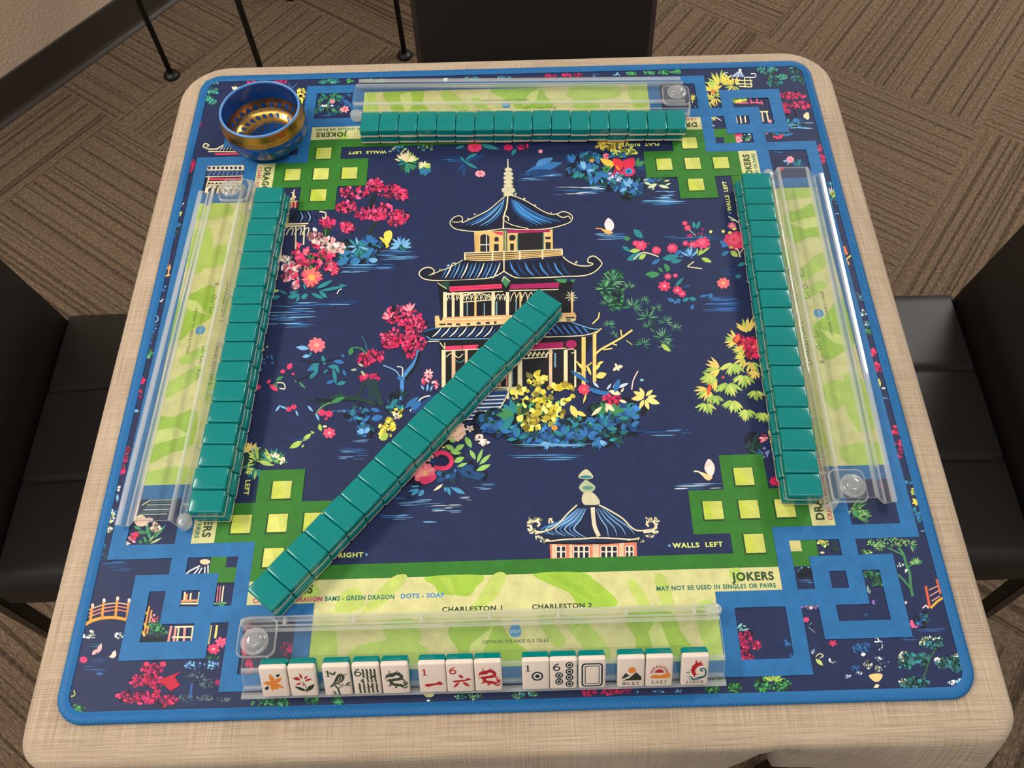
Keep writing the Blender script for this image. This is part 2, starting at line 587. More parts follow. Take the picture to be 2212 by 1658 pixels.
def build_cloth():
    hx, hy = 0.4315, 0.4385
    base = rounded_rect(hx, hy, 0.06, 10, 60, (0.030, 0.062, 0.062, 0.030))
    n = len(base)
    cx, cy = 0.001, -0.005
    # (inset, depth)
    rings = [(-0.03, 0.0), (-0.014, 0.0003), (-0.007, 0.0012), (-0.003, 0.003), (-0.0008, 0.006), (0.0, 0.011), (0.0008, 0.019),
             (0.0014, 0.030), (0.002, 0.044), (0.002, 0.060), (0.001, 0.078), (0.001, 0.100), (0.001, 0.135), (0.000, 0.175), (-0.004, 0.205), (-0.014, 0.222), (-0.030, 0.226)]
    verts, faces, flat = [], [], []
    rnd = random.Random(2)
    run = 0.0; prev = None
    ph = [rnd.uniform(0, 6.28) for _ in range(6)]
    L = [0.0]
    for i in range(n):
        p, q = base[i], base[(i + 1) % n]
        L.append(L[-1] + math.hypot(q[0] - p[0], q[1] - p[1]))
    for (ins, dep) in rings:
        run += math.hypot(ins - prev[0], dep - prev[1]) if prev else 0.0
        prev = (ins, dep)
        for i in range(n):
            x, y = base[i]
            p, q = base[i - 1], base[(i + 1) % n]
            nx, ny = q[1] - p[1], -(q[0] - p[0])
            l = math.hypot(nx, ny); nx /= l; ny /= l
            s = L[i]
            k = min(1.0, dep / 0.06)
            wav = 0.0035 * math.sin(s * 9 + ph[0]) + 0.0025 * math.sin(s * 17 + ph[1]) + 0.0012 * math.sin(s * 41 + ph[2])
            off = ins + wav * k * k
            dz = dep * (1 + 0.05 * math.sin(s * 7 + ph[3]) * k)
            # loose pleat at the near right corner and gathered hem on the near edge
            if y < -0.40 and x > 0.1:
                pl = math.exp(-((x - 0.375) / 0.05) ** 2)
                off += 0.020 * pl * k
                dz += 0.030 * pl * k
                gap = math.exp(-((x - 0.231) / 0.016) ** 2)
                dz *= 1 - 0.72 * gap * k
                off -= 0.006 * gap * k
            if x > 0.40 and y < -0.25:
                pl = math.exp(-((y + 0.415) / 0.05) ** 2)
                off += 0.012 * pl * k
                dz += 0.03 * pl * k
            if y < -0.40 and x < 0.12:
                off += 0.004 * k
                dz += 0.02 * k
            verts.append((x + nx * off + cx, y + ny * off + cy, -dz))
            flat.append((x + nx * (run - 0.03), y + ny * (run - 0.03)))     # the cloth laid flat
    R = len(rings)
    for r in range(R - 1):
        for i in range(n):
            j = (i + 1) % n
            faces.append((r * n + i, (r + 1) * n + i, (r + 1) * n + j, r * n + j))
    faces.append(tuple(range(n)))
    o = mesh_obj('tablecloth', verts, faces, MAT_CLOTH, None, True, (0, 0, Z_CLOTH))
    lay = o.data.uv_layers.new(name='weave')
    for lp in o.data.loops:
        lay.data[lp.index].uv = flat[lp.vertex_index]
    so = o.modifiers.new('thickness', 'SOLIDIFY'); so.thickness = 0.001; so.offset = -1.0
    tag(o, 'beige linen-look cloth fitted over the square table, under the blue play mat', 'tablecloth')


build_table()
build_cloth()

# ================================================================== the printed play mat
YS = 0.995                                   # pattern unit -> metres along y
PZ = -0.0012                                 # mean height of the print, relative to ZT
P_V, P_F, P_C = [], [], []
CELL = 0.001
HMAP = np.zeros((900, 900), dtype=np.int32)  # ink layers stacked so far in each square millimetre
R_ = random.Random(11)

NAVY = (28, 40, 78); INK = (14, 18, 36); FRET = (36, 107, 164); GREEN = (50, 118, 38); DKGREEN = (30, 72, 30)
LIME = (200, 205, 100); PANEL = (211, 207, 144); LEAF1 = (160, 196, 66); LEAF2 = (190, 206, 104); LEAF3 = (178, 204, 96)
CREAM = (236, 222, 176); TAN = (228, 190, 118); ORANGE = (232, 148, 58); PINK = (226, 62, 104); HOT = (206, 34, 82); MAG = (168, 30, 92)
LPINK = (242, 158, 168); BLUSH = (240, 206, 190); LBLUE = (120, 178, 222); MBLUE = (48, 112, 172); DBLUE = (24, 62, 114)
TEALC = (40, 132, 140); MGREEN = (62, 136, 84); DGREEN = (24, 70, 54); YELLOW = (236, 216, 72); YGREEN = (172, 202, 92); WHITE = (232, 236, 232)
PALE = (224, 232, 120)


def emit_group(polys, col):
    """shapes of one colour that do not overlap each other: they share one ink layer above whatever they cover"""
    xs = [p[0] for q in polys for p in q]; ys = [p[1] for q in polys for p in q]
    lay = 0
    boxes = []
    for q in polys:
        i0 = int((min(p[0] for p in q) + 0.45) / CELL); i1 = int((max(p[0] for p in q) + 0.45) / CELL) + 1
        j0 = int((min(p[1] for p in q) + 0.45) / CELL); j1 = int((max(p[1] for p in q) + 0.45) / CELL) + 1
        i0, j0 = max(0, i0), max(0, j0); i1, j1 = max(i0 + 1, i1), max(j0 + 1, j1)
        boxes.append((i0, i1, j0, j1))
        w = HMAP[i0:i1, j0:j1]
        if w.size:
            lay = max(lay, int(w.max()))
    lay += 1
    for i0, i1, j0, j1 in boxes:
        HMAP[i0:i1, j0:j1] = lay
    for pts in polys:
        a = 0.0
        n = len(pts)
        for i in range(n):
            x0, y0 = pts[i]; x1, y1 = pts[(i + 1) % n]
            a += x0 * y1 - x1 * y0
        if a < 0:
            pts = pts[::-1]
        i = len(P_V)
        P_V.extend((x, y, lay) for x, y in pts)
        P_F.append(tuple(range(i, i + n))); P_C.append(col)


def emit(pts, col):
    emit_group([pts], col)


def un2(p):
    v = unproject(p[0], p[1], PZ)
    return (v.x, v.y)


def smooth(pts, n=6, closed=False):
    m = len(pts); out = []
    rng = range(m) if closed else range(m - 1)
    for i in rng:
        g = (lambda k: pts[k % m]) if closed else (lambda k: pts[min(max(k, 0), m - 1)])
        p0, p1, p2, p3 = g(i - 1), g(i), g(i + 1), g(i + 2)
        for k in range(n):
            t = k / n; t2 = t * t; t3 = t2 * t
            out.append(tuple(0.5 * (2 * p1[c] + (-p0[c] + p2[c]) * t + (2 * p0[c] - 5 * p1[c] + 4 * p2[c] - p3[c]) * t2 + (-p0[c] + 3 * p1[c] - 3 * p2[c] + p3[c]) * t3) for c in (0, 1)))
    if not closed:
        out.append(tuple(pts[-1]))
    return out


class Frame:
    """drawing in the coordinates of one enlarged view of the print"""

    def __init__(self, ox, oy, s):
        self.ox, self.oy, self.s = ox, oy, s

    def T(self, p):
        return un2((self.ox + p[0] / self.s, self.oy + p[1] / self.s))

    def poly(self, col, pts, sm=0):
        if sm:
            pts = smooth(pts, sm, True)
        emit([self.T(p) for p in pts], col)

    def line(self, col, pts, w, sm=0, taper=False):
        if sm:
            pts = smooth(pts, sm)
        n = len(pts); L, Rr = [], []
        for i, p in enumerate(pts):
            a, b = pts[max(i - 1, 0)], pts[min(i + 1, n - 1)]
            dx, dy = b[0] - a[0], b[1] - a[1]
            l = math.hypot(dx, dy) or 1.0
            ww = w / 2
            if taper:
                ww *= max(0.12, math.sin(PI * (0.06 + 0.88 * i / max(1, n - 1))))
            nx, ny = -dy / l * ww, dx / l * ww
            L.append((p[0] + nx, p[1] + ny)); Rr.append((p[0] - nx, p[1] - ny))
        emit_group([[self.T(q) for q in (L[i], L[i + 1], Rr[i + 1], Rr[i])] for i in range(n - 1)], col)

    def lines(self, col, segs, w):
        for a, b, c, d in segs:
            self.line(col, [(a, b), (c, d)], w)

    def rects(self, col, rs):
        for a, b, c, d in rs:
            self.poly(col, [(a, b), (c, b), (c, d), (a, d)])

    def ell(self, col, x, y, rx, ry, n=12, rot=0.0, jit=0.0):
        pts = []
        for k in range(n):
            a = 2 * PI * k / n
            r = 1 + R_.uniform(-jit, jit)
            u, v = rx * r * math.cos(a), ry * r * math.sin(a)
            pts.append((x + u * math.cos(rot) - v * math.sin(rot), y + u * math.sin(rot) + v * math.cos(rot)))
        self.poly(col, pts)

    def leaf(self, col, x0, y0, x1, y1, w):
        dx, dy = x1 - x0, y1 - y0
        pts = []
        for t, k in ((0, 0.08), (.25, .8), (.5, 1), (.78, .62), (1, 0)):
            pts.append((x0 + dx * t - dy * w * k, y0 + dy * t + dx * w * k))
        for t, k in ((.78, .62), (.5, 1), (.25, .8), (0, 0.08)):
            pts.append((x0 + dx * t + dy * w * k, y0 + dy * t - dx * w * k))
        self.poly(col, pts)

    def leaves(self, col, segs, w=0.18):
        for s in segs:
            self.leaf(col, s[0], s[1], s[2], s[3], s[4] if len(s) > 4 else w)

    def fan(self, cols, x, y, r, n, a0, a1, w=0.12, jit=0.25):
        """leaves radiating from a point; angles in degrees, 0 = right, 90 = up"""
        items = []
        for k in range(n):
            a = math.radians(a0 + (a1 - a0) * (k + 0.5) / n + R_.uniform(-6, 6))
            rr = r * (1 - jit * R_.random())
            items.append((R_.choice(cols), x + math.cos(a) * r * .12, y - math.sin(a) * r * .12, x + math.cos(a) * rr, y - math.sin(a) * rr))
        items.sort(key=lambda t: t[0])
        for c, a_, b_, c_, d_ in items:
            self.leaf(c, a_, b_, c_, d_, w)

    def scatter(self, cols, spots, n, size, stretch=1.5):
        """many small irregular blots inside ellipses (x, y, rx, ry)"""
        items = []
        if cols[0] != INK:
            cols = [tuple(min(255, int(v * k)) for v in c) for c in cols for k in (0.55, 0.8, 1.0, 1.0, 1.22)]
            n = int(n * 1.5); size *= 0.8
        for (x, y, rx, ry) in spots:
            for _ in range(n):
                a, r = R_.uniform(0, 2 * PI), math.sqrt(R_.random())
                items.append((R_.choice(cols), x + rx * r * math.cos(a), y + ry * r * math.sin(a), size * R_.uniform(0.6, 1.3), R_.uniform(0, PI)))
        for c, x, y, s, ro in items:
            self.ell(c, x, y, s * stretch, s, 7, ro, 0.3)

    def flower(self, col, x, y, r, n=7, centre=None, sq=0.8):
        for k in range(n):
            a = 2 * PI * k / n + 0.3
            self.ell(col, x + math.cos(a) * r * .58, y + math.sin(a) * r * .58 * sq, r * .46, r * .3, 8, math.atan2(math.sin(a) * sq, math.cos(a)), 0.08)
        if centre:
            self.ell(centre, x, y, r * .3, r * .3 * sq, 8)

    def water(self, x0, x1, y0, y1, n, cols=(MBLUE, DBLUE, LBLUE)):
        items = []
        for _ in range(n):
            c = R_.choice(cols)
            L = (x1 - x0) * R_.uniform(0.22, 0.62)
            x = R_.uniform(x0, x1 - L); y = R_.uniform(y0, y1)
            items.append((c, x, y, L, R_.uniform(2.0, 5.5)))
        items.sort(key=lambda t: t[0])
        for c, x, y, L, w in items:
            dy = -L * 0.018
            self.poly(c, [(x, y), (x + L * .3, y + dy * .3 - w / 2), (x + L * .75, y + dy * .75 - w / 2), (x + L, y + dy), (x + L * .7, y + dy * .7 + w / 2), (x + L * .25, y + dy * .25 + w / 2)])

    def tree(self, spots, cols, n, size):
        self.scatter((INK,), [(x, y, rx * .9, ry * .9) for x, y, rx, ry in spots], max(3, n // 6), size * 1.5)
        self.scatter(cols, spots, n, size)

    def bush(self, spots, n, size, cols=(DBLUE, DGREEN, TEALC, MBLUE)):
        self.scatter((INK,), spots, max(4, n // 3), size * 2.2)
        self.scatter(cols, spots, n, size, 2.0)


def base_mat():
    h = 0.392
    emit(rounded_rect(h + .001, h * YS * 1.018 + .001, 0.012, 8, 1), NAVY)


def centre_art():
    A = Frame(890, 320, 3.0214)            # upper half of the pagoda
    B = Frame(880, 590, 5.8184)            # second storey
    D = Frame(740, 550, 2.961)             # lower centre
    # ---- far shore behind the pagoda
    A.water(165, 340, 45, 95, 10, (DBLUE, MBLUE)); A.water(660, 1020, 165, 205, 14); A.water(905, 1250, 250, 300, 10, (MBLUE, DBLUE, WHITE))
    A.leaves(TEALC, [(345, 85, 425, 30, .2), (345, 85, 310, 50, .15), (340, 85, 430, 130, .1)])
    A.leaves(DBLUE, [(340, 90, 255, 70, .12), (335, 95, 340, 190, .14), (330, 95, 300, 150, .15), (350, 80, 480, 40, .1)])
    A.flower(LPINK, 445, 163, 34, 8, PINK, .5); A.flower(PINK, 400, 0, 34, 9, HOT, .5)
    A.fan((YELLOW, YGREEN, MGREEN), 88, 130, 48, 10, 10, 200, .2); A.fan((MBLUE, TEALC), 88, 130, 48, 10, 190, 370, .2)
    A.fan((YELLOW, YGREEN), -20, 90, 75, 11, 20, 170, .12); A.fan((MGREEN, TEALC, DBLUE), -20, 90, 75, 10, 180, 360, .14)
    A.leaf(MBLUE, 740, 155, 985, 90, .12); A.leaf(DBLUE, 740, 160, 940, 150, .12); A.poly((70, 130, 190), [(810, 110), (835, 70), (915, 58), (900, 85), (850, 110)], 4)
    A.fan((MBLUE, DBLUE), 1050, 100, 80, 6, 40, 150, .2)
    # ---- spire
    A.line(CREAM, [(625, 66), (626, 125)], 7)
    for y, rx, ry in ((135, 24, 12), (163, 30, 15), (190, 33, 13), (216, 30, 13), (241, 31, 13), (270, 44, 22), (298, 33, 9)):
        A.ell((150, 150, 118), 630, y + 3, rx + 2, ry + 2, 14); A.ell((214, 208, 170), 628, y, rx, ry, 14)
    # ---- top roof
    top = [(612, 306), (560, 350), (500, 400), (440, 432), (370, 465), (326, 482), (330, 455), (310, 438), (275, 448), (248, 480), (262, 510), (300, 528), (400, 540), (500, 535), (598, 522),
           (700, 528), (800, 528), (900, 520), (980, 500), (1030, 480), (1048, 450), (1030, 425), (985, 410), (950, 425), (905, 428), (840, 400), (760, 350), (690, 318), (650, 306)]
    A.poly((17, 24, 50), top)
    for k, c in enumerate((MBLUE, LBLUE, DBLUE, LBLUE, MBLUE, DBLUE)):
        A.line(c, [(604 - 3 * k, 322 + 4 * k), (585 - 14 * k, 400), (540 - 24 * k, 460), (470 - 30 * k, 508 - 2 * k)], 9, 5, True)
    for k, c in enumerate((DBLUE, MBLUE, (70, 150, 220), MBLUE, (70, 150, 220), DBLUE, MBLUE)):
        A.line(c, [(640 + 8 * k, 325 + 3 * k), (662 + 16 * k, 395), (712 + 26 * k, 450), (790 + 30 * k, 505 - 5 * k)], 13, 5, True)
    A.line(CREAM, top + [top[0]], 6, 3)
    A.line(CREAM, [(625, 308), (618, 380), (600, 440), (596, 522)], 9, 4)
    A.line(CREAM, [(600, 470), (595, 445), (615, 440), (630, 455), (628, 470)], 7, 4); A.line(CREAM, [(600, 470), (660, 500), (760, 522)], 5, 4)
    A.line(CREAM, [(330, 470), (300, 480), (262, 478)], 5, 3); A.line(CREAM, [(945, 430), (985, 450), (1020, 440), (1035, 460)], 6, 3)
    A.scatter((CREAM,), [(680, 298, 8, 6), (735, 328, 6, 5), (806, 370, 5, 5), (905, 415, 8, 8), (410, 432, 7, 6), (365, 458, 6, 5)], 3, 4)
    # ---- top storey
    A.poly(TAN, [(405, 540), (918, 528), (920, 685), (410, 692)])
    A.poly(PINK, [(520, 540), (592, 545), (592, 568), (560, 560)]); A.poly(MAG, [(622, 532), (900, 528), (900, 545), (622, 552)])
    A.poly((30, 30, 30), [(692, 552), (855, 545), (856, 668), (692, 672)])
    A.rects((34, 34, 40), [(445, 575, 505, 672), (538, 585, 566, 606), (535, 622, 566, 668), (636, 580, 668, 600), (640, 620, 665, 665), (870, 575, 905, 592), (872, 610, 905, 660)])
    A.ell((34, 34, 40), 474, 580, 30, 22, 12); A.ell((34, 34, 40), 552, 588, 15, 12); A.ell((34, 34, 40), 655, 580, 22, 18)
    A.lines(WHITE, [(486, 560, 486, 672), (442, 628, 508, 626)], 6)
    A.rects((200, 160, 92), [(412, 560, 420, 680), (428, 560, 434, 680)]); A.rects((74, 110, 96), [(596, 530, 606, 690), (612, 535, 622, 690)]); A.rects((92, 150, 130), [(685, 560, 692, 672), (855, 545, 862, 668)])
    # ---- balcony
    A.poly((60, 52, 44), [(340, 682), (982, 656), (984, 694), (342, 738)])
    for y in (0, 14, 28, 40, 52):
        A.line(TAN if y else CREAM, [(340, 682 + y), (610, 672 + y), (982, 656 + y * .74)], 7)
    A.lines(CREAM, [(345, 680, 345, 738), (525, 672, 525, 732), (600, 668, 600, 760), (704, 668, 704, 726), (852, 660, 852, 722), (978, 656, 980, 694)], 10)
    # ---- middle roof
    mid = [(330, 728), (290, 752), (235, 780), (180, 800), (135, 820), (110, 828), (142, 810), (140, 790), (110, 775), (70, 785), (46, 812), (60, 840), (110, 858), (230, 862), (400, 855), (500, 845), (560, 825), (600, 800),
           (640, 825), (700, 846), (860, 842), (1000, 835), (1120, 830), (1190, 806), (1236, 760), (1232, 735), (1190, 702), (1155, 712), (1148, 740), (1182, 752), (1150, 766), (1080, 762), (1020, 735), (985, 706), (860, 725), (608, 742)]
    A.poly((16, 22, 46), mid)
    for k in range(7):
        x = 575 - 52 * k
        A.line(WHITE if k % 2 == 0 else LBLUE, [(x, 745), (x - 18, 795), (x - 48, 848)], 9, 4, True)
        A.line(MBLUE, [(x - 24, 748), (x - 44, 800), (x - 70, 848)], 10, 4, True)
    for k in range(8):
        x = 640 + 48 * k
        A.line((64, 130, 200) if k % 2 == 0 else DBLUE, [(x, 740), (x + 20, 790), (x + 62, 832)], 14, 4, True)
    A.line(CREAM, mid[4:18], 7, 3); A.line(CREAM, mid[17:34], 7, 3); A.line(CREAM, mid[:5], 5, 2); A.line(CREAM, mid[30:34], 5, 2)
    A.lines(CREAM, [(600, 740, 600, 800)], 8)
    A.scatter((CREAM,), [(240, 768, 12, 8), (185, 790, 9, 7), (278, 750, 6, 5), (1072, 742, 7, 6)], 3, 5)
    # ---- second storey (enlarged frame B)
    B.poly((14, 15, 24), [(380, 95), (1200, 60), (1900, 60), (2070, 120), (2080, 560), (430, 560)])
    B.poly(PINK, [(530, 165), (1185, 130), (1190, 185), (530, 228)]); B.poly(MAG, [(1290, 138), (1910, 112), (1900, 178), (1290, 195)])
    B.lines(HOT, [(540, 190, 1180, 160)], 14)
    B.poly(MGREEN, [(1215, 35), (1290, 100), (1240, 180), (1185, 100)]); B.poly(DGREEN, [(420, 110), (520, 100), (530, 210), (470, 190)]); B.poly(MGREEN, [(1850, 70), (2010, 70), (1990, 120), (1900, 110)]); B.poly(MGREEN, [(2040, 80), (2110, 70), (2090, 120)])
    B.lines(CREAM, [(380, 120, 490, 190), (1215, 35, 1185, 100), (1215, 35, 1290, 100)], 10)
    for x, w in ((472, 46), (575, 34), (680, 44), (855, 26), (1078, 40), (1258, 40), (1420, 22), (1640, 30), (2070, 26)):
        B.rects(CREAM if w > 30 else TAN, [(x - w / 2, 235, x + w / 2, 560)])
    B.rects((120, 160, 170), [(745, 370, 760, 530), (960, 370, 975, 530), (1110, 350, 1130, 530), (1360, 330, 1375, 480)])
    B.lines(CREAM, [(470, 250, 1200, 225), (470, 262, 660, 258), (690, 360, 1070, 330), (1280, 215, 1900, 200), (690, 345, 690, 360)], 12)
    B.line(CREAM, [(690, 340), (730, 270), (860, 245), (990, 270), (1070, 330)], 12, 5)
    for x in range(500, 1250, 60):
        B.line(CREAM, [(x, 340), (x + 20, 280), (x + 50, 262), (x + 60, 320)], 9, 4)
        B.line((190, 196, 170), [(x + 10, 270), (x + 40, 330)], 8)
    for x in range(1290, 1520, 70):
        B.line(CREAM, [(x, 350), (x + 30, 270), (x + 60, 240), (x + 80, 320)], 10, 4)
    B.fan((CREAM, (190, 200, 180)), 2060, 290, 90, 10, 0, 360, .08)
    B.poly((226, 196, 132), [(345, 530), (395, 530), (400, 560), (2100, 490), (2125, 530), (2110, 600), (400, 680), (350, 690)])
    B.lines((238, 172, 120), [(480, 560, 1260, 530), (480, 600, 1240, 580), (1900, 520, 2110, 505)], 22)
    B.lines(CREAM, [(400, 655, 1180, 620), (480, 580, 1240, 558), (1880, 590, 2120, 575)], 12)
    B.rects((58, 44, 52), [(405, 560, 440, 590), (400, 630, 480, 650), (500, 625, 560, 648), (610, 628, 665, 650), (745, 622, 790, 645), (870, 612, 920, 640), (985, 608, 1035, 636), (1090, 600, 1120, 632), (1990, 545, 2100, 565), (2000, 575, 2050, 592)])
    # ---- lower roof
    low = [(400, 680), (330, 690), (285, 735), (200, 735), (240, 790), (290, 820), (1080, 818), (1600, 800), (2200, 775), (2330, 770), (2440, 690), (2260, 660), (2125, 610), (1180, 640)]
    B.poly((16, 22, 46), low)
    for k in range(9):
        x = 400 + 108 * k
        B.line(WHITE, [(x + 30, 675 - 3 * k), (x - 20, 740), (x - 90, 800)], 17, 4, True)
        B.line(DBLUE, [(x + 80, 675), (x + 30, 740), (x - 40, 802)], 22, 4, True)
    for k in range(7):
        x = 1700 + 80 * k
        B.line((56, 116, 196), [(x, 640), (x + 50, 700), (x + 110, 770)], 22, 4, True)
    B.line(LBLUE, [(240, 790), (290, 828), (1080, 820)], 12); B.line(CREAM, [(260, 855), (400, 850), (1000, 835)], 10); B.line(CREAM, [(1650, 800), (2200, 780), (2400, 720)], 12, 3)
    B.line(MBLUE, [(200, 735), (300, 700), (400, 685)], 12, 3); B.line(LBLUE, [(2060, 610), (2300, 690), (2440, 700)], 12, 3)
    # ---- ground storey
    B.poly((18, 17, 24), [(400, 840), (2330, 800), (2250, 1000), (2220, 1420), (440, 1440)])
    B.poly(PINK, [(480, 915), (900, 895), (860, 950), (480, 965)]); B.poly(MAG, [(1510, 880), (1960, 860), (1960, 945), (1470, 955)]); B.ell(MAG, 2060, 890, 70, 55)
    B.lines((40, 34, 50), [(690, 905, 690, 965)], 12)
    for x, w in ((455, 50), (580, 46), (740, 34), (1090, 40), (1290, 40), (1415, 56), (1800, 40), (1990, 48), (2110, 24)):
        B.rects(CREAM if x % 20 else (226, 190, 150), [(x - w / 2, 960, x + w / 2, 1430)])
    B.rects((238, 204, 112), [(2190, 800, 2240, 1480), (2330, 760, 2375, 1360)]); B.lines((238, 204, 112), [(2440, 690, 2340, 780), (2320, 1120, 2240, 1180), (2200, 1180, 2120, 1100)], 16)
    B.lines(CREAM, [(480, 975, 900, 950), (1450, 970, 2000, 940), (1450, 1070, 1760, 1050), (410, 870, 470, 950), (470, 870, 470, 950)], 12)
    B.line(CREAM, [(490, 1050), (560, 1000), (640, 1060), (700, 1010)], 10, 5); B.line(TEALC, [(610, 1090), (660, 1120), (720, 1080)], 12, 4)
    for x in range(1460, 1780, 55):
        B.line(CREAM, [(x, 1060), (x + 30, 990), (x + 70, 1040), (x + 90, 980)], 9, 4)
    B.line(CREAM, [(2000, 960), (2080, 950), (2120, 990), (2060, 1000)], 11, 5)
    B.rects((110, 150, 165), [(1845, 1000, 1870, 1180), (1310, 1100, 1325, 1400)]); B.rects((190, 120, 110), [(1240, 1150, 1260, 1420), (1150, 1200, 1175, 1420)])
    B.lines(CREAM, [(440, 1440, 1500, 1430), (900, 1470, 1500, 1440)], 14); B.rects((96, 108, 104), [(980, 1455, 1260, 1560)]); B.rects(CREAM, [(1250, 1440, 1280, 1580)])
    # ---- steps
    D.poly((30, 66, 120), [(430, 1010), (560, 900), (1060, 870), (1000, 1050), (640, 1060)])
    for k in range(7):
        y = 905 + 24 * k
        D.line(WHITE, [(660 - 8 * k, y + 10), (1040 - 8 * k, y - 6)], 8)
    D.line(CREAM, [(1060, 880), (1020, 960), (985, 1000)], 8, 3); D.line(WHITE, [(430, 1000), (500, 920), (560, 900)], 8, 3)
    # ---- right-hand tree and plants
    E_ = Frame(1260, 540, 3.0214)
    E_.tree([(205, 160, 60, 28), (180, 250, 85, 60), (200, 330, 70, 60)], (DGREEN, (20, 56, 48), MGREEN), 40, 10)
    for x, y, r in ((190, 205, 90), (140, 250, 80), (300, 240, 50), (160, 350, 70), (320, 370, 80), (400, 330, 40), (480, 380, 45), (420, 440, 80), (540, 470, 60), (610, 510, 45), (430, 500, 60), (520, 570, 80), (540, 620, 60), (170, 490, 50), (200, 550, 40), (390, 610, 60)):
        E_.fan(((50, 120, 84), DGREEN, (120, 176, 128), (80, 150, 104)), x, y, r, 13, -50, 200, .06)
    E_.line((238, 214, 120), [(70, 690), (110, 650), (190, 605), (250, 570), (320, 520)], 13, 4); E_.lines((238, 214, 120), [(130, 650, 190, 640), (190, 610, 220, 620), (250, 560, 245, 520), (60, 480, 100, 440), (100, 440, 105, 405)], 9)
    E_.leaf(YGREEN, 510, 610, 570, 660, .2)
    E_.line((238, 214, 120), [(280, 585), (320, 615)], 5)
    # ---- island in front of the pagoda
    D.bush([(1200, 1110, 300, 70), (1620, 1090, 260, 60), (1450, 1180, 380, 40), (960, 1060, 90, 50), (1760, 1010, 160, 60)], 55, 17)
    for x, y, r in ((1000, 1130, 90), (1120, 1180, 80), (1300, 1190, 80), (1420, 1160, 90), (1560, 1170, 90), (1680, 1110, 90), (1840, 1040, 80)):
        D.fan((DBLUE, MBLUE, TEALC, (40, 96, 150)), x, y, r, 9, -10, 190, .2)
    D.fan((TEALC, MGREEN, DGREEN), 1110, 1030, 130, 9, 40, 230, .2); D.fan((DGREEN, MGREEN), 1700, 1010, 110, 9, 0, 180, .2)
    D.fan((MBLUE, LBLUE), 1310, 1190, 60, 7, 200, 340, .18); D.fan((MBLUE, LBLUE), 1640, 1180, 70, 7, 200, 340, .18)
    D.scatter((MGREEN, YGREEN), [(1250, 1000, 160, 110)], 26, 14, 2)
    D.scatter((YELLOW, (240, 226, 110), (214, 190, 50)), [(1240, 790, 70, 45), (1190, 900, 110, 55), (1280, 960, 130, 70), (1240, 1050, 120, 60), (1390, 880, 100, 60), (1350, 1010, 70, 60), (1200, 1090, 60, 40)], 15, 19, 1.3)
    D.scatter((INK, DGREEN), [(1240, 950, 150, 130)], 14, 9)
    D.flower(ORANGE, 1355, 1105, 22, 6)
    D.flower(PINK, 1545, 860, 40, 9, (240, 120, 80)); D.scatter((HOT, PINK, MAG), [(1720, 915, 55, 45)], 16, 14)
    D.leaves(CREAM, [(1780, 890, 1700, 870), (1770, 930, 1820, 945), (1780, 880, 1800, 850), (1690, 960, 1690, 1010), (1660, 970, 1590, 1030, .14), (1680, 950, 1740, 1000)], .2)
    D.leaves((240, 224, 130), [(1930, 910, 1845, 920), (1930, 910, 1860, 870), (1940, 900, 1985, 860), (1940, 920, 2030, 950), (1935, 925, 1960, 990), (1925, 925, 1900, 985), (1930, 900, 1900, 845), (1950, 910, 2010, 900)], .2)
    D.leaves((236, 216, 110), [(1460, 960, 1500, 1040, .25), (1490, 1000, 1560, 1030), (1540, 950, 1560, 880, .1), (1620, 780, 1690, 760, .3), (1500, 750, 1530, 790, .3), (1630, 700, 1670, 680, .2), (1600, 740, 1650, 700, .2), (1560, 740, 1500, 690, .15), (1590, 770, 1560, 700, .12)], .2)
    for x, y in ((1745, 690), (1795, 710), (1730, 740), (1770, 740), (1745, 715)):
        D.leaf(CREAM, 1755, 715, x, y, .3)
    D.leaves((200, 214, 230), [(1690, 860, 1720, 820), (1730, 850, 1770, 800), (1760, 850, 1830, 820), (1600, 810, 1640, 850)], .15)
    D.leaves(MBLUE, [(1560, 850, 1700, 900, .1), (1600, 880, 1720, 880, .1), (1740, 880, 1770, 790, .2), (1460, 740, 1580, 820, .1)], .12)
    D.line(BLUSH, [(1850, 860), (1860, 800), (1890, 740)], 8, 3); D.ell((130, 200, 190), 1915, 798, 13, 8)
    D.water(1000, 1800, 1210, 1225, 6, (LBLUE, MBLUE)); D.water(1030, 1570, 1275, 1320, 16); D.water(1900, 2190, 1115, 1160, 8, (LBLUE, MBLUE)); D.water(1760, 2190, 1120, 1135, 5, (DBLUE,))
    # ---- pink tree left of the pagoda
    C = Frame(540, 560, 3.3395)
    C.line((70, 140, 200), [(1097, 950), (1097, 870), (1130, 810), (1200, 720), (1215, 640)], 26, 4); C.line((16, 20, 30), [(1120, 860), (1190, 770), (1225, 660)], 20, 3)
    C.line(LBLUE, [(1090, 860), (1050, 800), (960, 760)], 8, 4); C.line(WHITE, [(1095, 850), (1100, 780), (1060, 770)], 7, 4); C.ell(MBLUE, 1082, 853, 24, 13)
    C.tree([(1100, 400, 140, 70), (1180, 470, 90, 60), (1060, 560, 120, 60), (1180, 600, 90, 60), (1010, 590, 60, 50)], (PINK, HOT, MAG, (232, 92, 130)), 60, 11)
    C.tree([(900, 690, 70, 50), (830, 720, 60, 45), (860, 850, 80, 30)], (PINK, HOT, MAG), 34, 10)
    C.scatter((HOT,), [(1060, 600, 30, 20), (1150, 660, 40, 50)], 12, 14); C.fan((LPINK, PINK), 1010, 430, 70, 9, 60, 180, .12); C.fan((LPINK, PINK), 1150, 380, 80, 9, 50, 150, .12)
    C.line(MGREEN, [(840, 680), (800, 640), (740, 635), (710, 660)], 10, 4); C.line((40, 90, 110), [(845, 660), (830, 600), (805, 550)], 12, 4); C.leaf(MGREEN, 740, 635, 715, 690, .3)
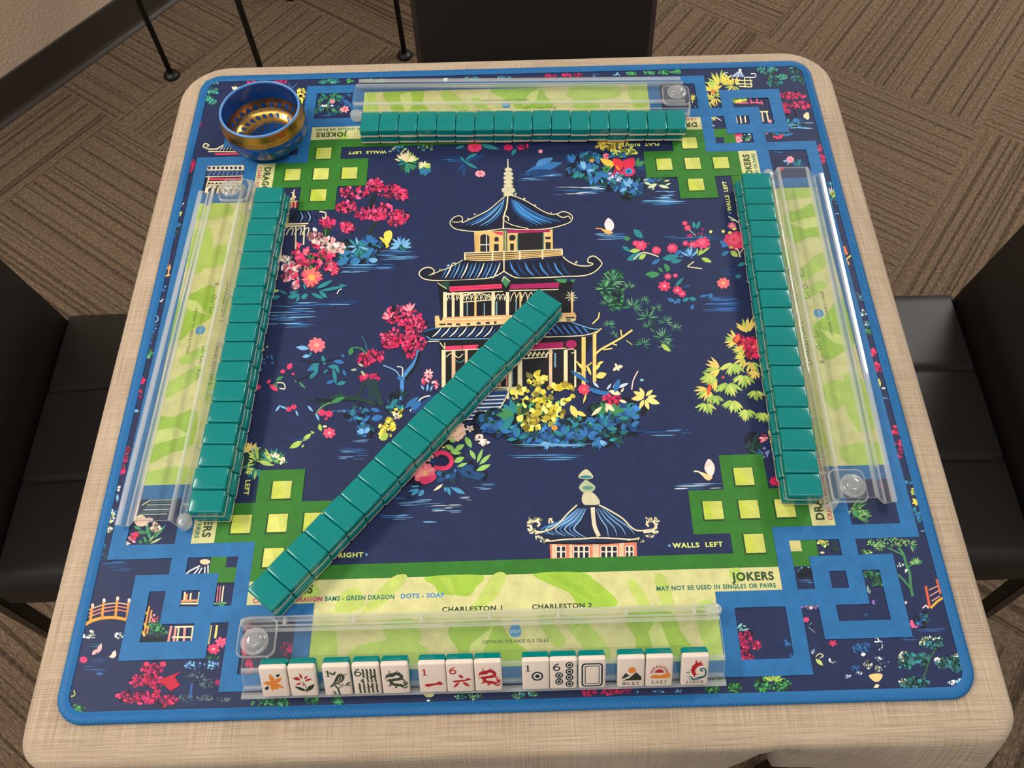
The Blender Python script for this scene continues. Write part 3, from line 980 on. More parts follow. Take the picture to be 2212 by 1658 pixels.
    C.leaves((170, 190, 150), [(770, 790, 725, 795), (800, 800, 830, 840), (780, 750, 820, 770)], .2)
    C.poly((26, 56, 66), [(830, 860), (910, 860), (950, 1000), (860, 1010)]); C.line((26, 60, 50), [(830, 870), (790, 960), (760, 1010)], 18, 3)
    # ---- left flowers, mid height
    C.flower((238, 120, 130), 480, 615, 62, 9, (248, 180, 150)); C.leaves(LBLUE, [(425, 640, 330, 630, .18), (430, 690, 375, 700, .25)]); C.leaves(TEALC, [(440, 660, 430, 700), (520, 690, 540, 760, .2), (500, 740, 415, 800, .2), (490, 770, 430, 860, .2), (560, 790, 525, 820), (640, 770, 560, 770, .2), (620, 760, 640, 820, .2), (600, 780, 620, 900, .12), (690, 880, 620, 900, .2)])
    C.leaves(MBLUE, [(680, 700, 655, 680, .3), (680, 740, 600, 730, .2), (670, 790, 690, 840, .2), (550, 890, 610, 870, .2), (460, 770, 410, 800, .25)], .2); C.line(INK, [(360, 720), (470, 740), (600, 720), (650, 700)], 9, 4)
    C.line(INK, [(330, 870), (400, 850), (460, 800)], 12, 3)
    C.leaves(MBLUE, [(110, 720, 80, 715, .25), (130, 710, 120, 690, .3), (160, 720, 150, 685, .25), (150, 740, 175, 745, .3), (90, 790, 50, 795, .3), (110, 750, 90, 740, .25)], .25)
    C.leaves(PINK, [(270, 790, 300, 745, .35), (255, 800, 215, 810, .35), (300, 815, 320, 830, .4), (120, 890, 150, 865, .3), (140, 900, 200, 945, .25), (30, 920, 80, 915, .4)], .3)
    C.leaves(MGREEN, [(185, 870, 240, 840, .2), (170, 890, 200, 920, .25), (320, 880, 335, 870, .4), (350, 880, 400, 930, .12)], .2); C.line(CREAM, [(190, 885), (240, 890), (250, 930), (210, 925)], 8, 5)
    G = Frame(0, 550, 2.961)
    G.line((20, 40, 60), [(1960, 920), (2040, 945), (2191, 900)], 20, 3); G.line((24, 66, 52), [(2050, 960), (2120, 920), (2191, 890)], 26, 3)
    G.line(MGREEN, [(2030, 1010), (2060, 970), (2120, 935)], 9, 3)
    for x, y in ((1845, 985), (1878, 970), (2060, 1010), (2100, 1015)):
        G.flower(PINK, x, y, 20, 6, HOT)
    G.flower((228, 70, 120), 2105, 1135, 34, 6, LPINK); G.leaves(LBLUE, [(1790, 960, 1760, 1000), (1840, 985, 1780, 960, .1), (1890, 990, 1905, 1030, .15), (2000, 1000, 1965, 960), (2020, 1010, 2040, 1060)], .15)
    G.leaves(YGREEN, [(1930, 1190, 1850, 1235, .2), (1990, 1140, 1930, 1190, .18), (2010, 1140, 1985, 1125, .25), (2045, 1120, 2040, 1080, .25), (1930, 1230, 1940, 1210, .3)], .2); G.ell(CREAM, 2075, 1095, 12, 8)
    G.water(2140, 2300, 985, 1005, 4, (LBLUE,)); G.water(1760, 2000, 1165, 1195, 7, (INK, DBLUE)); G.water(1680, 2040, 320, 470, 22); G.water(1850, 2191, 300, 345, 10)
    G.fan((CREAM, YELLOW, (238, 210, 120)), 1600, 1260, 80, 10, 0, 180, .16); G.fan((MGREEN, YGREEN, DGREEN), 1650, 1330, 130, 16, -10, 200, .1); G.fan((MGREEN, YGREEN, TEALC), 1740, 1330, 110, 12, 0, 180, .1)
    G.scatter((CREAM,), [(1740, 1280, 45, 16), (1800, 1320, 36, 22)], 8, 9); G.fan((YGREEN, TEALC), 1640, 1360, 90, 8, 180, 330, .12)
    G.leaves(YGREEN, [(1690, 610, 1660, 590, .3), (1700, 590, 1715, 580, .3)])
    # ---- big pink flowers, far left
    K = Frame(540, 300, 3.3395)
    K.tree([(750, 380, 110, 50), (690, 490, 80, 45), (900, 330, 60, 50), (1000, 370, 90, 50), (1090, 400, 50, 40), (830, 530, 70, 45), (950, 520, 110, 55), (1080, 560, 60, 50), (700, 630, 60, 40), (560, 600, 60, 36)], (PINK, HOT, MAG, (230, 90, 130)), 36, 11)
    K.scatter((HOT, PINK), [(1050, 590, 60, 40), (930, 560, 70, 30)], 12, 15)
    K.line((20, 34, 40), [(900, 400), (870, 480), (880, 500)], 30, 3); K.line((24, 48, 46), [(910, 600), (870, 660), (840, 700)], 34, 3); K.line((26, 62, 40), [(560, 640), (545, 700)], 50); K.line(MGREEN, [(545, 650), (540, 720)], 7)
    K.poly((244, 222, 90), [(965, 680), (985, 660), (1015, 658), (1026, 690), (1010, 740), (995, 750), (970, 720)], 4); K.poly((240, 208, 70), [(930, 705), (965, 715), (1000, 750), (1018, 755), (985, 782), (965, 770), (925, 770), (960, 745)], 3)
    K.bush([(770, 790, 110, 60), (880, 760, 70, 50), (700, 850, 90, 60), (1090, 770, 80, 30), (860, 840, 60, 40)], 16, 14)
    K.fan((TEALC, LBLUE), 780, 775, 90, 9, 0, 360, .14); K.fan((MBLUE, DBLUE), 860, 750, 80, 6, 0, 180, .25); K.fan((MBLUE, LBLUE), 1090, 770, 90, 9, -20, 200, .16); K.leaves((48, 120, 170), [(620, 910, 720, 850, .22), (640, 830, 735, 810, .2), (820, 860, 890, 780, .2), (720, 890, 790, 860, .25)]); K.ell(LBLUE, 890, 873, 30, 18)
    K.water(880, 1230, 800, 870, 26); K.water(700, 1080, 900, 940, 16)
    K.tree([(560, 760, 90, 50), (640, 780, 40, 40), (470, 700, 60, 50)], (BLUSH, LPINK, (244, 190, 190)), 15, 15)
    K.scatter((PINK, (240, 110, 130), HOT), [(350, 800, 60, 45), (470, 800, 90, 40), (560, 830, 60, 36), (480, 890, 120, 50), (380, 880, 60, 50), (590, 915, 40, 30)], 14, 17)
    K.scatter((BLUSH, (246, 214, 200)), [(260, 900, 60, 50), (300, 940, 50, 40), (590, 770, 60, 40), (250, 855, 40, 18)], 10, 15); K.scatter((MGREEN, DGREEN), [(500, 850, 80, 20), (420, 930, 60, 20)], 8, 12)
    C.fan((PINK, (244, 120, 110), (240, 90, 110)), 445, 130, 88, 24, 0, 360, .16); C.ell((246, 176, 90), 445, 130, 28, 22)
    C.scatter((PINK, LPINK), [(590, 70, 46, 36), (260, 130, 26, 22), (320, 128, 24, 22), (325, 180, 24, 20), (300, 60, 60, 30)], 8, 16)
    C.leaves(TEALC, [(390, 170, 400, 220, .2), (480, 210, 600, 150, .12), (500, 230, 700, 190, .06), (270, 270, 360, 250, .2), (370, 280, 415, 245, .3), (440, 240, 530, 280, .14), (500, 230, 560, 280, .2), (210, 220, 270, 250, .12), (150, 280, 220, 260, .2), (330, 300, 360, 260, .2), (280, 240, 350, 225, .12), (640, 180, 705, 195, .1)]); C.leaf(YGREEN, 150, 225, 210, 222, .2); C.line(WHITE, [(628, 250), (640, 225), (662, 212)], 7, 3)
    C.water(120, 330, 395, 430, 8, (LBLUE, MBLUE)); C.water(190, 490, 330, 380, 14); C.water(520, 800, 285, 325, 14); C.water(210, 490, 445, 485, 10); C.water(600, 870, 75, 95, 5, (LBLUE,)); C.water(640, 1090, 35, 60, 8)
    # corner pavilion behind the left wall
    K.poly((16, 20, 38), [(270, 590), (330, 505), (430, 515), (490, 560), (440, 600)]); 
    for k in range(5):
        K.line(LBLUE if k % 2 else DBLUE, [(335 + 26 * k, 515), (350 + 28 * k, 560), (330 + 30 * k, 595)], 9, 3, True)
    K.lines(CREAM, [(250, 610, 420, 606), (250, 626, 400, 622), (330, 625, 328, 790), (392, 625, 385, 760), (238, 640, 218, 880), (225, 640, 205, 860)], 10)
    for x in (260, 320, 375):
        K.line(CREAM, [(x, 690), (x + 20, 650), (x + 50, 640), (x + 40, 690)], 7, 4)
    K.lines(CREAM, [(320, 360, 300, 440), (300, 380, 330, 420)], 8); K.rects((200, 50, 50), [(285, 450, 340, 490)]); K.lines(CREAM, [(280, 448, 345, 444), (300, 450, 300, 495), (325, 450, 325, 495)], 6); K.rects(TAN, [(312, 390, 322, 450)]); K.line(CREAM, [(500, 520), (545, 530), (540, 570), (520, 560)], 9, 4)
    K.fan((CREAM, YGREEN), 1130, 165, 95, 14, 10, 170, .12); K.fan((MGREEN, DGREEN, TEALC), 1130, 165, 90, 10, 150, 360, .1); K.fan((CREAM, YGREEN), 1255, 200, 55, 10, 0, 200, .16); K.fan((TEALC, MBLUE), 1255, 215, 50, 8, 180, 360, .2)
    K.line((210, 200, 150), [(1010, 90), (1060, 50), (1120, 60), (1090, 100)], 10, 4); K.fan((TEALC, MBLUE), 1090, 70, 60, 7, 0, 200, .12)
    # ---- right flowers and birds
    N = Frame(1240, 300, 3.3395)
    N.bush([(70, 230, 110, 60), (200, 290, 100, 60), (420, 350, 90, 60), (120, 130, 80, 30), (330, 310, 80, 60)], 26, 15)
    N.fan((MBLUE, LBLUE, DBLUE), 80, 230, 90, 10, 0, 180, .2); N.fan((TEALC, MBLUE), 200, 280, 70, 9, 0, 200, .25); N.fan((MBLUE, LBLUE), 390, 350, 80, 11, -20, 220, .22); N.fan((MBLUE, DBLUE), 450, 360, 70, 8, -20, 220, .25); N.fan((TEALC, DGREEN), 30, 280, 60, 7, 0, 180, .2)
    N.fan((DBLUE, MGREEN), 450, 200, 80, 8, -20, 140, .2); N.scatter((YELLOW, (206, 180, 70)), [(250, 50, 90, 40), (330, 90, 60, 30), (290, 25, 120, 20)], 22, 11); N.scatter((YGREEN, (214, 220, 110)), [(400, 80, 60, 26), (330, 90, 70, 20)], 10, 12)
    N.poly((248, 190, 70), [(190, 140), (260, 150), (290, 180), (250, 215), (215, 180)], 4); N.poly((226, 50, 60), [(280, 140), (340, 150), (350, 210), (300, 230), (290, 190)], 4); N.poly((214, 40, 70), [(345, 160), (430, 135), (430, 200), (360, 200)], 4); N.scatter((HOT, PINK), [(310, 235, 40, 24)], 8, 13)
    N.ell((220, 40, 90), 395, 232, 46, 37, 16); N.ell((60, 140, 190), 395, 232, 28, 23, 14); N.ell((28, 60, 110), 395, 232, 10, 8); N.flower((240, 130, 150), 232, 122, 26, 7, HOT); N.scatter((MBLUE, TEALC), [(160, 120, 60, 20), (310, 110, 70, 16)], 10, 11)
    N.leaves(ORANGE, [(110, 155, 150, 150, .3), (300, 190, 330, 225, .2)]); N.scatter((LBLUE, (190, 180, 235)), [(280, 265, 50, 30), (320, 290, 30, 22)], 9, 9); N.flower(MGREEN, 235, 215, 34, 6, DGREEN)
    N.leaves((206, 222, 170), [(560, 300, 500, 290, .2), (600, 320, 530, 350, .2), (610, 330, 690, 350, .14), (640, 310, 690, 290, .14), (600, 300, 640, 280, .12), (560, 330, 500, 310, .15), (580, 350, 560, 365, .2), (660, 330, 700, 315, .14)], .2); N.fan((DGREEN, MBLUE), 600, 310, 110, 9, -10, 190, .1)
    N.water(0, 250, 340, 400, 20, (MBLUE, LBLUE, WHITE)); N.water(560, 760, 370, 430, 14); N.water(430, 820, 440, 475, 22)
    N.poly((244, 226, 228), [(250, 566), (285, 600), (286, 640), (262, 662), (235, 652), (220, 620), (225, 590)], 4); N.poly((244, 176, 84), [(188, 640), (235, 652), (280, 668), (265, 684), (238, 684), (215, 665)], 3); N.line(ORANGE, [(155, 641), (195, 643)], 7)
    N.water(140, 410, 680, 725, 16); N.leaf(MGREEN, 360, 715, 410, 715, .35)
    N.water(640, 1110, 690, 735, 16, (DBLUE, MBLUE)); N.water(300, 500, 780, 830, 8, (DBLUE,))
    for x, y, r in ((485, 765, 42), (595, 800, 34), (710, 785, 40), (930, 745, 52), (860, 762, 34), (820, 638, 24), (445, 750, 24), (800, 605, 20), (805, 750, 22)):
        N.flower(PINK, x, y, r, 8, HOT); N.flower((238, 100, 130), x - r * .1, y - r * .1, r * .55, 6)
    N.flower(PINK, 1160, 730, 78, 11, HOT); N.flower((240, 96, 120), 1155, 722, 46, 8, (226, 60, 90)); N.flower((232, 110, 140), 1140, 622, 30, 7, CREAM)
    N.leaves(MAG, [(830, 700, 810, 690, .3), (895, 690, 900, 670, .3), (925, 690, 920, 665, .3), (940, 650, 920, 645, .4), (545, 755, 525, 750, .3), (860, 695, 812, 692, .25)])
    N.leaves(TEALC, [(430, 650, 498, 710, .26), (870, 640, 860, 590, .25), (885, 645, 910, 585, .2), (900, 715, 930, 690, .2), (640, 860, 760, 840, .2), (700, 885, 780, 870, .2), (350, 770, 410, 810, .2), (380, 870, 500, 820, .18), (1180, 910, 1245, 890, .2)])
    N.leaves(MBLUE, [(560, 900, 625, 860, .2), (730, 830, 780, 800, .25), (810, 790, 830, 850, .25), (850, 860, 840, 780, .2), (880, 840, 890, 780, .2), (1065, 835, 1120, 805, .25), (1050, 730, 1115, 775, .2), (1060, 770, 1110, 770, .2), (760, 850, 800, 830, .2)], .2)
    N.fan((MBLUE, DBLUE, LBLUE), 840, 850, 90, 10, 20, 170, .12); N.leaves(YGREEN, [(400, 805, 480, 800, .2), (470, 865, 520, 825, .25), (920, 855, 995, 885, .2), (1130, 805, 1185, 845, .3), (1120, 775, 1150, 780, .3), (890, 840, 985, 775, .08), (890, 830, 890, 785, .16), (900, 830, 925, 785, .14)], .2)
    N.line(CREAM, [(430, 865), (500, 815), (610, 845)], 8, 4); N.line(CREAM, [(1165, 785), (1185, 800), (1200, 850)], 9, 4); N.line(CREAM, [(1200, 820), (1220, 790), (1250, 780)], 7, 4); N.line((150, 170, 160), [(830, 650), (880, 695)], 7); N.line(CREAM, [(820, 915), (865, 880)], 7); N.line(CREAM, [(820, 918), (925, 932)], 7); N.leaves((226, 220, 110), [(975, 665, 1000, 665, .5), (1065, 663, 1090, 663, .5), (1110, 675, 1140, 670, .4), (1140, 650, 1175, 640, .3)], .3)
    N.line((210, 222, 190), [(1115, 555), (1160, 580), (1205, 610)], 9, 3); N.line((210, 222, 190), [(1130, 580), (1165, 585)], 7)
    E_.leaves(MGREEN, [(490, 110, 520, 140, .25), (530, 85, 560, 135, .25), (560, 100, 545, 140, .3), (405, 155, 500, 150, .18), (430, 175, 500, 155, .14)]); E_.leaves(TEALC, [(600, 235, 655, 175, .14), (990, 170, 1035, 165, .25), (1060, 200, 1090, 205, .2), (690, 310, 740, 320, .25), (650, 330, 690, 310, .3)])
    for x, y, r in ((552, 168, 24), (530, 232, 40), (615, 258, 32), (645, 282, 26), (602, 163, 16)):
        E_.flower(PINK, x, y, r, 7, LPINK)
    E_.flower((240, 110, 110), 915, 212, 42, 8, (246, 170, 110)); E_.leaves(MBLUE, [(550, 315, 600, 330, .25), (615, 310, 630, 345, .35), (815, 290, 850, 295, .4), (760, 300, 820, 290, .14), (705, 385, 720, 350, .3), (590, 345, 620, 330, .3)]); E_.water(640, 720, 225, 245, 5, (MBLUE,)); E_.water(760, 1070, 300, 400, 34, (MBLUE, (60, 120, 200), DBLUE)); E_.water(840, 1080, 120, 210, 8, (DBLUE,))
    # weeping tree at the right wall
    for x, y, r, a0, a1 in ((1080, 540, 110, 60, 160), (1010, 590, 100, 110, 230), (1070, 640, 110, 120, 250), (1060, 700, 90, 140, 260), (900, 770, 120, 120, 240), (870, 830, 110, 150, 280), (820, 900, 110, 170, 300), (1100, 720, 90, 200, 330), (1120, 780, 70, 200, 330)):
        E_.fan(((226, 212, 90), (238, 206, 110), YGREEN), x, y, r, 9, a0, a1, .1)
    E_.scatter((PINK, (236, 90, 90), HOT), [(1100, 610, 50, 40), (1110, 670, 50, 26), (1020, 580, 26, 26)], 16, 14, 2); E_.leaves((240, 110, 60), [(830, 860, 815, 950, .14), (995, 600, 1020, 550, .25)])
    H = Frame(1472, 550, 2.961)
    for x, y, r in ((330, 720, 110), (300, 850, 110), (330, 960, 100), (400, 800, 100), (180, 800, 80), (220, 930, 80), (160, 980, 90), (420, 1020, 90), (520, 1040, 80), (480, 900, 80)):
        H.fan((YGREEN, (206, 216, 110), (150, 186, 84)), x, y - 40, r, 9, 200, 330, .12)
    H.leaves((236, 84, 50), [(185, 820, 170, 900, .15), (260, 790, 275, 770, .3)]); H.water(0, 80, 1115, 1140, 5, (DBLUE, MBLUE))
    H.poly((240, 226, 214), [(178, 1302), (210, 1340), (212, 1380), (195, 1412), (165, 1395), (148, 1365), (155, 1330)], 4); H.poly((246, 210, 150), [(120, 1385), (165, 1400), (200, 1415), (180, 1440), (150, 1428)], 3); H.line((238, 220, 190), [(80, 1382), (110, 1384), (135, 1405)], 9, 3)
    H.water(-60, 300, 1455, 1510, 16, (LBLUE, MBLUE, WHITE)); H.scatter((PINK, LPINK), [(520, 1175, 36, 24)], 9, 10); H.scatter((MBLUE, (140, 130, 210), LBLUE), [(500, 1260, 70, 40)], 26, 8); H.bush([(460, 1210, 50, 50)], 8, 14, (DGREEN, (30, 60, 60))); H.flower(HOT, 600, 1445, 36, 7, MAG)
    # ---- lower island flowers
    L_ = Frame(680, 830, 5.8184)
    L_.bush([(540, 360, 160, 100), (640, 560, 110, 70), (1000, 250, 110, 90)], 18, 22, (MBLUE, DBLUE, TEALC)); L_.fan((MBLUE, LBLUE), 620, 620, 110, 7, 30, 160, .2); L_.leaves(MBLUE, [(705, 430, 860, 400, .25), (600, 480, 700, 380, .15), (700, 300, 820, 330, .2), (1130, 300, 1310, 150, .15), (1210, 320, 1340, 200, .25)])
    L_.line((16, 26, 34), [(0, 180), (200, 200), (400, 180), (600, 200), (840, 260)], 40, 4); L_.line((24, 60, 48), [(200, 230), (350, 170), (560, 180), (760, 250)], 44, 4); L_.leaf(MGREEN, 200, 230, 380, 150, .15); L_.line((28, 60, 56), [(740, 0), (790, 100), (830, 260)], 60, 3); L_.line((70, 140, 210), [(1100, 0), (1090, 110), (1075, 190)], 34, 3)
    L_.fan(((24, 32, 40), DGREEN), 1080, 170, 160, 8, 20, 160, .08); L_.leaf(TEALC, 960, 250, 1040, 180, .3)
    L_.scatter(((236, 222, 90), YELLOW), [(1060, 350, 90, 50), (950, 460, 60, 40), (870, 540, 60, 50), (980, 520, 50, 40), (880, 640, 80, 60)], 10, 22); L_.scatter((BLUSH, (230, 236, 200)), [(1020, 390, 40, 40)], 8, 16); L_.leaf(YGREEN, 830, 700, 920, 610, .35)
    for x, y in ((85, 350), (175, 365), (140, 425)):
        L_.flower(PINK, x, y, 50 if y < 400 else 22, 7, HOT)
    L_.flower((232, 80, 110), 180, 605, 80, 7, LPINK); L_.leaf(YGREEN, 60, 490, 80, 585, .2); L_.ell(CREAM, 128, 522, 24, 14); L_.line((110, 160, 110), [(0, 380), (80, 280), (200, 225)], 12, 3)
    L_.bush([(1500, 1130, 420, 110), (1900, 1100, 260, 110), (1650, 800, 330, 250)], 14, 26, (DBLUE, (18, 40, 70), DGREEN))
    L_.leaves((30, 74, 120), [(1800, 1010, 2000, 1080, .2), (1790, 1060, 1980, 1180, .15), (1960, 1160, 2150, 1130, .25), (1680, 1180, 1780, 1120, .3), (1520, 1200, 1650, 1180, .25)]); L_.leaves(MBLUE, [(1530, 1090, 1590, 1140, .4), (1650, 1180, 1690, 1120, .35), (1760, 1050, 1770, 1110, .3)])
    L_.flower((240, 200, 172), 1750, 580, 150, 13, (150, 156, 60)); L_.flower((240, 200, 172), 1750, 578, 96, 10, (150, 150, 50)); L_.flower(BLUSH, 1950, 555, 52, 5, (150, 150, 110)); L_.scatter((BLUSH, (246, 216, 200)), [(2070, 670, 50, 40), (2130, 730, 60, 40)], 11, 20)
    L_.flower((242, 176, 150), 1400, 880, 100, 7, (238, 200, 150)); L_.flower((240, 110, 130), 1375, 1110, 150, 9, (246, 190, 110)); L_.leaves((244, 150, 150), [(1380, 1090, 1230, 1050, .22), (1380, 1090, 1260, 1170, .2), (1390, 1080, 1390, 980, .2), (1400, 1090, 1520, 1050, .2)]); L_.poly(PINK, [(1320, 1170), (1420, 1150), (1520, 1130), (1510, 1190), (1400, 1250), (1330, 1230)], 4)
    L_.line((232, 56, 100), [(1510, 890), (1580, 850), (1680, 880), (1720, 960), (1690, 1020), (1620, 1050), (1500, 1040)], 54, 5); L_.line(INK, [(1560, 890), (1640, 920), (1670, 980), (1640, 1020)], 14, 5)
    L_.leaves((150, 200, 100), [(1640, 760, 1760, 820, .25), (1760, 820, 1880, 750, .25), (1700, 840, 1840, 860, .22), (1750, 970, 1880, 910, .25), (1690, 690, 1770, 720, .3), (1890, 650, 1970, 790, .22), (1950, 820, 2020, 940, .2), (2040, 980, 2110, 800, .12), (2070, 1000, 2211, 870, .14), (2030, 1080, 2211, 1000, .16), (1520, 720, 1680, 660, .14), (1540, 730, 1580, 790, .25), (1790, 1030, 1920, 980, .14)], .2); L_.ell((226, 196, 140), 1620, 785, 22, 12)
    L_.leaves((70, 150, 190), [(1010, 1270, 930, 1360, .2), (1070, 1270, 1030, 1360, .2), (1300, 1310, 1170, 1340, .12), (1310, 1310, 1210, 1390, .2), (1370, 1320, 1300, 1400, .3), (1640, 1280, 1640, 1350, .25), (1670, 1280, 1700, 1390, .2), (1700, 1280, 1810, 1345, .12), (1720, 1290, 1890, 1370, .16), (1320, 1270, 1200, 1280, .1), (1100, 1240, 960, 1250, .1)], .15); L_.leaf(CREAM, 1610, 1250, 1490, 1335, .12)
    L_.water(820, 1180, 1390, 1440, 8, (LBLUE, MBLUE)); L_.water(1240, 1520, 1430, 1460, 6, (LBLUE,)); L_.water(1000, 1620, 1470, 1530, 12, (DBLUE, LBLUE)); L_.water(1440, 1880, 1490, 1610, 16, (WHITE, LBLUE, DBLUE)); L_.water(1740, 2000, 1410, 1460, 6, (WHITE, LBLUE)); L_.water(1950, 2340, 1240, 1320, 12, (LBLUE, DBLUE)); L_.water(260, 700, 790, 950, 26, (DBLUE, LBLUE, MBLUE)); L_.water(460, 720, 690, 720, 5, (LBLUE,)); L_.water(200, 360, 325, 340, 3, (LBLUE,)); L_.water(780, 1260, 1630, 1700, 10, (LBLUE, MBLUE))
    for x, y, r in ((1500, 700, 46), (1490, 760, 36), (-100, 0, 1)):
        pass
    D.fan((BLUSH, LPINK), 550, 760, 40, 8, 0, 360, .25); D.scatter((LPINK, PINK), [(540, 810, 40, 24), (600, 830, 14, 26)], 10, 9); D.leaves(LBLUE, [(520, 860, 500, 830, .2), (540, 870, 545, 820, .15), (560, 870, 575, 830, .15)])
    # ---- pavilion by the near edge
    S = Frame(740, 1098, 2.961)
    S.poly((208, 200, 160), [(1507, -205), (1557, -255), (1605, -205), (1560, -190)], 3); S.poly((180, 190, 150), [(1512, -140), (1545, -180), (1560, -185), (1585, -170), (1618, -140), (1595, -110), (1540, -105)], 3); S.poly((214, 206, 168), [(1530, -55), (1545, -105), (1600, -105), (1640, -60), (1640, -30), (1560, -20)], 3)
    S.ell(TEALC, 1557, -205, 40, 10); S.ell((90, 150, 130), 1570, -135, 36, 12)
    rf = [(1500, -25), (1440, 30), (1390, 85), (1340, 125), (1280, 145), (1230, 160), (1260, 175), (1310, 205), (1420, 195), (1550, 190), (1620, 185), (1760, 190), (1850, 195), (1900, 185), (1960, 160), (1980, 130), (1900, 140), (1850, 120), (1790, 60), (1700, 5), (1640, -25)]
    S.poly((20, 34, 66), rf)
    for k in range(8):
        S.line((60, 124, 190) if k % 2 else (150, 190, 220), [(1560 - 8 * k, -5), (1520 - 16 * k, 70), (1480 - 30 * k, 130), (1560 - 34 * k, 186 - 3 * k)], 9, 4, True)
        S.line(DBLUE if k % 2 else (130, 170, 205), [(1620 + 8 * k, -5), (1650 + 16 * k, 60), (1690 + 24 * k, 120), (1700 + 28 * k, 182 - 3 * k)], 8, 4, True)
    S.line(CREAM, rf[:6], 9, 4); S.line(CREAM, rf[6:14], 9, 3); S.line(CREAM, rf[15:], 9, 4); S.line((226, 212, 180), [(1600, -10), (1605, 60), (1615, 120), (1640, 175)], 26, 4)
    for sx, cx_ in ((1, 1240), (-1, 1965)):
        S.line(CREAM, [(cx_ + sx * 40, 150), (cx_ - sx * 15, 140), (cx_ - sx * 40, 105), (cx_ - sx * 10, 75), (cx_ + sx * 20, 95), (cx_ + sx * 5, 112)], 13, 5); S.scatter((CREAM,), [(cx_ - sx * 40, 90, 14, 36), (cx_ + sx * 10, 70, 26, 12), (cx_ - sx * 30, 140, 20, 14)], 7, 8, 2)
    S.scatter((CREAM,), [(1335, 75, 18, 22), (1300, 205, 36, 10), (1250, 185, 26, 10), (1880, 205, 60, 8), (1960, 175, 26, 10)], 9, 6)
    S.poly((222, 130, 100), [(1325, 225), (1880, 210), (1885, 320), (1330, 325)]); S.rects((226, 196, 160), [(1340, 225, 1365, 325), (1450, 225, 1470, 325), (1600, 215, 1640, 325), (1770, 215, 1800, 325)])
    for x0, x1 in ((1365, 1430), (1475, 1580), (1650, 1760), (1808, 1862)):
        S.rects((238, 226, 200), [(x0, 235, x1, 312)]); w = (x1 - x0) / 3
        for i in range(3 if x1 - x0 > 70 else 2):
            w2 = (x1 - x0) / (3 if x1 - x0 > 70 else 2)
            S.rects((26, 28, 52), [(x0 + w2 * i + 6, 242, x0 + w2 * (i + 1) - 6, 270), (x0 + w2 * i + 6, 278, x0 + w2 * (i + 1) - 6, 312)])
    S.line(INK, [(1300, 215), (1500, 222), (1700, 218), (1900, 205)], 12)
    S.water(200, 480, 35, 60, 6); S.water(480, 620, 80, 95, 3, (LBLUE,)); S.water(560, 780, 0, 20, 3, (LBLUE,))


